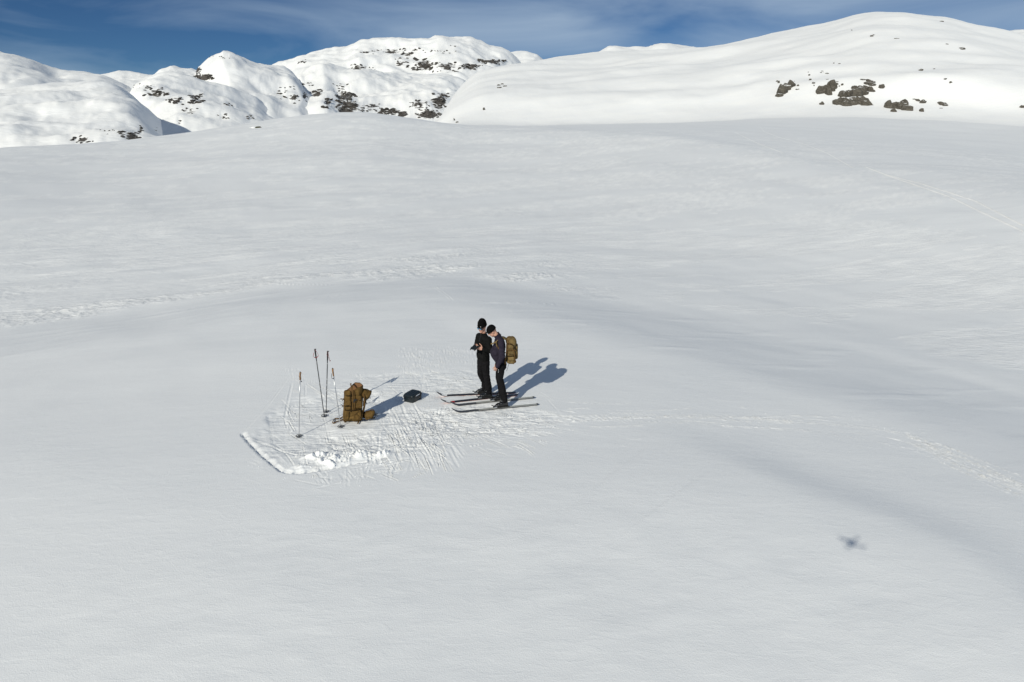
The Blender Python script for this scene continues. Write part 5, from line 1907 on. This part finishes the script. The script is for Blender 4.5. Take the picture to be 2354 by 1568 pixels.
# ------------------------------------------------------------------ large open backpack on the snow
def big_pack():
    b0 = ground_pt(*crop3(905, 1150))
    yB = float(b0[1]) + 0.02
    J = lambda x, y, dy=0.0: Vector(plane_pt(*crop3(x, y), yB + dy))
    zg = zat(float(b0[0]), yB)
    org = J(908, 1160)
    org.z = zg - 0.01
    root = empty('backpack', org)
    tag(root, 'large coyote brown backpack standing open on the snow', 'backpack')
    K = lambda x, y, dy=0.0: J(x, y, dy) - org
    ex, ey = Vector((1, 0, 0)), Vector((0, 1, 0))
    sc = (J(1008, 900) - J(908, 900)).x / 100        # metres per crop pixel
    # main bag: outer shell with an open, slumped collar and a lining inside
    rows = [(1165, 108, .85, 908), (1140, 122, .98, 908), (1080, 124, 1.0, 908), (1000, 119, .98, 910), (900, 120, 1.0, 916), (800, 124, 1.0, 922), (760, 122, .97, 922)]
    seg = 40
    bm = bmesh.new()
    prev = None
    dep = .150

    def ringpts(y, hw, dk, cx, rim=None):
        out = []
        for t in range(seg):
            a = 2 * math.pi * t / seg
            ca_, sa2 = math.cos(a), math.sin(a)
            x = math.copysign(abs(ca_) ** .62, ca_)
            yy = math.copysign(abs(sa2) ** .62, sa2)
            yp = y
            if rim:
                yp = rim(x, yy)
            p_ = K(cx, yp, yy * dep * dk)
            p_.x = K(cx, yp, 0).x + x * hw * sc
            out.append(p_)
        return out
    # rim: low at the front-left, high at the back-right
    def rim(x, yy):
        fr_ = float(np.interp(x, [-1, -.6, -.25, .2, .6, 1], [742, 752, 768, 735, 706, 690]))
        bk_ = float(np.interp(x, [-1, -.6, -.1, .15, .6, 1], [738, 690, 630, 628, 640, 655]))
        k_ = .5 + .5 * yy
        return fr_ * (1 - k_) + bk_ * k_ + 5 * math.sin(9 * x)
    rings = [ringpts(*r_) for r_ in rows] + [ringpts(0, 112, .80, 928, rim)]
    allr = [[bm.verts.new(p_) for p_ in r_] for r_ in rings]
    for a_, b_ in zip(allr[:-1], allr[1:]):
        for t in range(seg):
            bm.faces.new((a_[t], a_[(t + 1) % seg], b_[(t + 1) % seg], b_[t]))
    bm.faces.new(list(reversed(allr[0])))
    bmesh.ops.subdivide_edges(bm, edges=bm.edges[:], cuts=1, use_grid_fill=True)
    body = finish(bm, 'main_bag', M['coyote'], root, True, wrinkle=0.011, wscale=8.5, seed=2.0, wdir=(1.2, 1.2, .8))
    bm = bmesh.new()
    r1 = ringpts(0, 112, .80, 928, rim)
    r2_ = [K(930, 840, 0) + (p_ - K(936, 690, 0)) * .62 for p_ in ringpts(690, 104, .72, 936)]
    r15 = [a_.lerp(b_, .45) * 1.0 for a_, b_ in zip(r1, r2_)]
    rr_ = [[bm.verts.new(p_ * 1.0 + Vector((0, 0, -.004))) for p_ in q_] for q_ in (r1, r15, r2_)]
    for a_, b_ in zip(rr_[:-1], rr_[1:]):
        for t in range(seg):
            bm.faces.new((a_[(t + 1) % seg], a_[t], b_[t], b_[(t + 1) % seg]))
    bm.faces.new(rr_[-1])
    bmesh.ops.subdivide_edges(bm, edges=bm.edges[:], cuts=1, use_grid_fill=True)
    finish(bm, 'lining', M['lining'], root, True, wrinkle=0.010, wscale=12, seed=7.0)
    bm = bmesh.new()
    tube(bm, r1 + [r1[0]], .007, 8, None, False)
    finish(bm, 'rim_hem', M['coyote_d'], body)

    def pocket(x0, y0, x1, y1, th, mat='coyote', name='pocket', dy=0.0, seed=1):
        bm = bmesh.new()
        c = K((x0 + x1) / 2, (y0 + y1) / 2, -dep - th / 2 + .012 + dy)
        box(bm, c, ((x1 - x0) * sc, th, abs(y1 - y0) * sc * 1.06), min(.028, th * .45), None, 3)
        return finish(bm, name, M[mat], root, True, voxel=0.008, sm=3, wrinkle=0.007, wscale=13, seed=seed)
    # left long pocket, small top flap, bottom compartment and quilted panel
    pk_ = pocket(800, 800, 884, 958, .055, seed=1.2)
    pocket(790, 742, 882, 812, .060, 'coyote', 'pocket_flap', -.008, 2.5)
    pocket(806, 965, 884, 1010, .045, 'coyote', 'pocket', 0, 3.1)
    pocket(795, 1015, 1025, 1150, .060, 'coyote', 'base_pocket', 0.0, 4.7)
    pocket(920, 815, 1032, 985, .040, 'coyote', 'quilted_panel', 0.008, 5.9)
    for k in range(6):          # webbing rows on the quilted panel
        y = 828 + k * 27
        bm = bmesh.new()
        ribbon(bm, [K(926, y, -dep - .016), K(975, y + 2, -dep - .026), K(1022, y, -dep - .020), K(1034, y - 2, -dep + .03)], .007, .0025, (0, 0, 1))
        finish(bm, 'webbing', M['coyote_d' if k % 2 else 'coyote'], root, False)
    for pts, w_, mt in (([(888, 770, -.19), (884, 880, -.215), (892, 1000, -.205), (880, 1040, -.215)], .006, 'seam'), ([(905, 690, -.13), (908, 800, -.20), (905, 900, -.21), (912, 1040, -.20)], .009, 'coyote_d'),
                        ([(925, 740, -.16), (930, 840, -.20), (930, 960, -.20), (926, 1030, -.20)], .007, 'coyote_d'), ([(893, 700, -.13), (897, 790, -.19)], .010, 'coyote_d'),
                        ([(860, 1040, -.215), (856, 1090, -.222), (850, 1150, -.20)], .005, 'seam'), ([(800, 1015, -.20), (870, 1022, -.222), (960, 1010, -.222), (1030, 990, -.17)], .008, 'seam'),
                        ([(935, 1080, -.222), (985, 1030, -.222), (1020, 1060, -.21), (1000, 1130, -.215)], .005, 'coyote_d'), ([(940, 1050, -.22), (985, 1100, -.224), (990, 1150, -.21)], .005, 'coyote_d'),
                        ([(800, 960, -.20), (845, 952, -.215), (884, 962, -.21)], .007, 'seam'), ([(798, 808, -.19), (840, 818, -.215), (886, 806, -.205)], .008, 'seam'),
                        ([(880, 640, .02), (890, 700, -.10), (905, 745, -.14)], .014, 'coyote_d'), ([(960, 870, -.20), (1000, 880, -.205), (1040, 850, -.13)], .008, 'coyote_d')):
        bm = bmesh.new()
        P_ = [K(*p_) for p_ in pts]
        d = (P_[-1] - P_[0]).normalized()
        ribbon(bm, P_, w_, .003, d.cross(Vector((0, 1, 0))))
        finish(bm, 'webbing', M[mt], root, False)
    for (x, y, w_, h_) in ((940, 872, .055, .035), (928, 895, .03, .04), (958, 868, .03, .02)):
        bm = bmesh.new()
        box(bm, K(x, y, -.222), (w_, .022, h_), .004, Euler((0, .25, 0)))
        finish(bm, 'buckle', M['plastic'], root, False)
    # straps hanging at the left side
    for pts, w_, mt in (([(792, 850, -.05), (765, 860, -.06), (745, 855, -.06), (735, 862, -.06)], .010, 'coyote_d'), ([(790, 855, -.05), (770, 875, -.05), (758, 885, -.05)], .008, 'seam'), ([(800, 948, -.10), (775, 946, -.12), (757, 952, -.12), (780, 966, -.12), (802, 968, -.10)], .008, 'coyote_d')):
        bm = bmesh.new()
        ribbon(bm, [K(*p_) for p_ in pts], w_, .003, (0, 1, .4))
        finish(bm, 'webbing', M[mt], root, False)

    G = lambda x, y, h_=.006: Vector((*ground_pt(*crop3(x, y), zg)[:2], 0)) + Vector((0, 0, zat(*ground_pt(*crop3(x, y), zg)[:2]) + h_)) - org
    # waist straps trailing on the snow to the left
    for pts, w_ in (([(800, 1105), (770, 1118), (735, 1128), (690, 1142), (655, 1135), (628, 1180), (640, 1198), (690, 1186), (735, 1165), (790, 1150)], .013),
                    ([(720, 1180), (770, 1165), (800, 1190), (812, 1172), (850, 1180)], .010), ([(800, 1200), (830, 1182), (880, 1178)], .008), ([(920, 1186), (1000, 1172), (1080, 1160), (1115, 1150)], .009)):
        bm = bmesh.new()
        ribbon(bm, [G(x, y, .022 + .014 * (k % 2)) for k, (x, y) in enumerate(pts)], w_, .003, (.3, .4, 1))
        finish(bm, 'webbing', M['coyote_d'], root, False)
    # lid flopped over behind, right
    bm = bmesh.new()
    loft(bm, [(K(1040, 770, .06), .075, .11, (0, 0, 1), (0, 1, 0)), (K(1080, 782, .05), .095, .12, (0, 0, 1), (0, 1, 0)), (K(1125, 800, .05), .085, .11, (.1, 0, 1), (0, 1, 0)), (K(1155, 785, .05), .055, .08, (.2, 0, 1), (0, 1, 0)), (K(1163, 765, .05), .02, .04, (.2, 0, 1), (0, 1, 0))], 22, 2.6)
    lid = finish(bm, 'lid', M['coyote'], root, True, voxel=0.009, sm=2, wrinkle=0.012, wscale=11, seed=3.3)
    bm = bmesh.new()
    ribbon(bm, [K(1150, 770, .03), K(1158, 750, .03), K(1150, 742, .03), K(1165, 745, .02)], .009, .003, (0, 1, 0))
    finish(bm, 'tab', M['seam'], lid, False)
    # shoulder strap hanging free at the right
    bm = bmesh.new()
    ribbon(bm, [K(1045, 790, -.05), K(1066, 800, -.08), K(1074, 880, -.10), K(1070, 960, -.10), K(1056, 1020, -.10), K(1040, 1050, -.09)], .020, .007, (.8, .5, 0))
    finish(bm, 'shoulder_strap', M['coyote_d'], root, True)
    bm = bmesh.new()
    ribbon(bm, [K(1048, 1030, -.10), K(1040, 1070, -.13), K(1030, 1120, -.17), G(1010, 1165, .05), G(978, 1222, .03)], .015, .003, (1, .3, 0))
    finish(bm, 'webbing', M['coyote_d'], root, False)
    for pts in ([(1085, 860, 0), (1092, 900, -.02), (1098, 930, -.02)], [(1060, 880, .02), (1058, 920, 0), (1056, 955, 0)], [(1160, 845, .02), (1120, 850, .0), (1085, 890, .0)]):
        bm = bmesh.new()
        ribbon(bm, [K(*p_) for p_ in pts], .010, .003, (1, .3, 0))
        finish(bm, 'webbing', M['seam'], root, False)
    # hip belt: padded wing with pouch and buckle ring
    bm = bmesh.new()
    loft(bm, [(K(1020, 1070, .03), .085, .05, (0, 0, 1), (0, 1, 0)), (K(1060, 1075, .0), .075, .045, (0, 0, 1), (0, 1, 0)), (K(1085, 1085, -.02), .07, .045, (0, 0, 1), (0, 1, 0))], 18, 3)
    belt = finish(bm, 'hip_belt', M['seam'], root, True)
    bm = bmesh.new()
    loft(bm, [(K(1085, 1090, -.03), .066, .060, (-.15, 0, 1), (0, 1, 0)), (K(1100, 1088, -.03), .088, .078, (-.1, 0, 1), (0, 1, 0)), (K(1150, 1078, -.03), .088, .080, (0, 0, 1), (0, 1, 0)), (K(1190, 1066, -.03), .080, .070, (.2, 0, 1), (0, 1, 0)), (K(1208, 1062, -.03), .05, .045, (.2, 0, 1), (0, 1, 0))], 24, 2.8)
    finish(bm, 'pouch', M['coyote'], belt, True, voxel=0.009, sm=2, wrinkle=0.010, wscale=13, seed=8.1)
    bm = bmesh.new()
    ribbon(bm, [K(1085, 1036, -.06), K(1130, 1022, -.06), K(1185, 1003, -.05), K(1205, 1022, -.04), K(1222, 1060, -.03)], .011, .003, (0, 1, 0))
    finish(bm, 'webbing', M['coyote_d'], belt, False)
    bm = bmesh.new()
    c = K(1236, 1082, -.02)
    tube(bm, [c + Vector((math.cos(k * math.pi / 10) * .036, 0, math.sin(k * math.pi / 10) * .046)) for k in range(21)], .0055, 8, None, False)
    box(bm, c + Vector((-.006, 0, .005)), (.035, .02, .045), .006)
    finish(bm, 'buckle', M['plastic'], belt)
    bm = bmesh.new()
    box(bm, K(1190, 1128, -.05), (.10, .05, .03), .01, Euler((0, -.25, 0)))
    finish(bm, 'belt_pad', M['rubber'], belt)


big_pack()


# ------------------------------------------------------------------ the quadcopter that carries the camera (its shadow falls on the snow)
def quadcopter():
    root = empty('drone', DRONE_C)
    tag(root, 'grey quadcopter in the air whose blurred shadow lies on the right foreground snow', 'drone')
    bm = bmesh.new()
    loft(bm, [((0, -.085, .0), .025, .020, (1, 0, 0), (0, 0, 1)), ((0, -.06, .0), .042, .030, (1, 0, 0), (0, 0, 1)), ((0, .03, .0), .045, .032, (1, 0, 0), (0, 0, 1)), ((0, .070, -.004), .032, .024, (1, 0, 0), (0, 0, 1)), ((0, .082, -.006), .018, .014, (1, 0, 0), (0, 0, 1))], 20, 3)
    finish(bm, 'fuselage', M['drone'], root)
    bm = bmesh.new()
    box(bm, (0, .060, -.040), (.05, .04, .03), .006)
    finish(bm, 'gimbal', M['plastic'], root, False)
    for sx in (-1, 1):
        for sy in (-1, 1):
            tip = Vector((sx * .13, sy * .10 - .02, .012 * sy))
            bm = bmesh.new()
            tube(bm, [(sx * .035, sy * .05, .0), tip], [.012, .009], 8)
            arm = finish(bm, 'arm', M['drone'], root)
            bm = bmesh.new()
            tube(bm, [tip - Vector((0, 0, .012)), tip + Vector((0, 0, .022))], .013, 12)
            finish(bm, 'motor', M['plastic'], arm)
            a = 0.9 * sx + sy * .5
            bm = bmesh.new()
            d = Vector((math.cos(a), math.sin(a), 0))
            ribbon(bm, [tip + Vector((0, 0, .026)) - d * .075, tip + Vector((0, 0, .026)), tip + Vector((0, 0, .026)) + d * .075], .009, .001, Vector((-d.y, d.x, .15)))
            finish(bm, 'propeller', M['plastic'], arm, False)


quadcopter()


# ------------------------------------------------------------------ loose crumbs of snow round the camp
def crumbs():
    bm = bmesh.new()
    regs = [(690, 1030, 900, 1075, 60, .006, .018), (880, 940, 1060, 1055, 60, .003, .008), (1040, 940, 1250, 1010, 40, .003, .008), (560, 990, 700, 1085, 20, .004, .011),
            (680, 860, 1050, 960, 24, .003, .007), (640, 1080, 860, 1120, 24, .004, .010), (1250, 940, 2050, 1000, 24, .003, .008), (2030, 995, 2353, 1110, 40, .004, .010)]
    for (x0, y0, x1, y1, n_, s0, s1) in regs:
        for i in range(n_):
            x, y = rs.uniform(x0, x1), rs.uniform(y0, y1)
            if x > 1300:
                y = float(np.interp(x, pxs, pys)) + rs.gauss(0, 16)
            p_ = on_field(x, y)
            s = rs.uniform(s0, s1)
            z = zat(p_[0], p_[1])
            m = Matrix.Translation((p_[0], p_[1], z + s * .05)) @ Euler((rs.uniform(0, 3), rs.uniform(0, 3), rs.uniform(0, 3))).to_matrix().to_4x4() @ Matrix.Diagonal((s * rs.uniform(.7, 1.5), s, s * rs.uniform(.5, .9), 1))
            bmesh.ops.create_icosphere(bm, subdivisions=1, radius=1.0, matrix=m)
    o = finish(bm, 'snow_crumbs', M['clump'], None, True)
    tag(o, 'loose crumbs and lumps of snow scattered round the camp', 'snow', None, 'stuff')


crumbs()
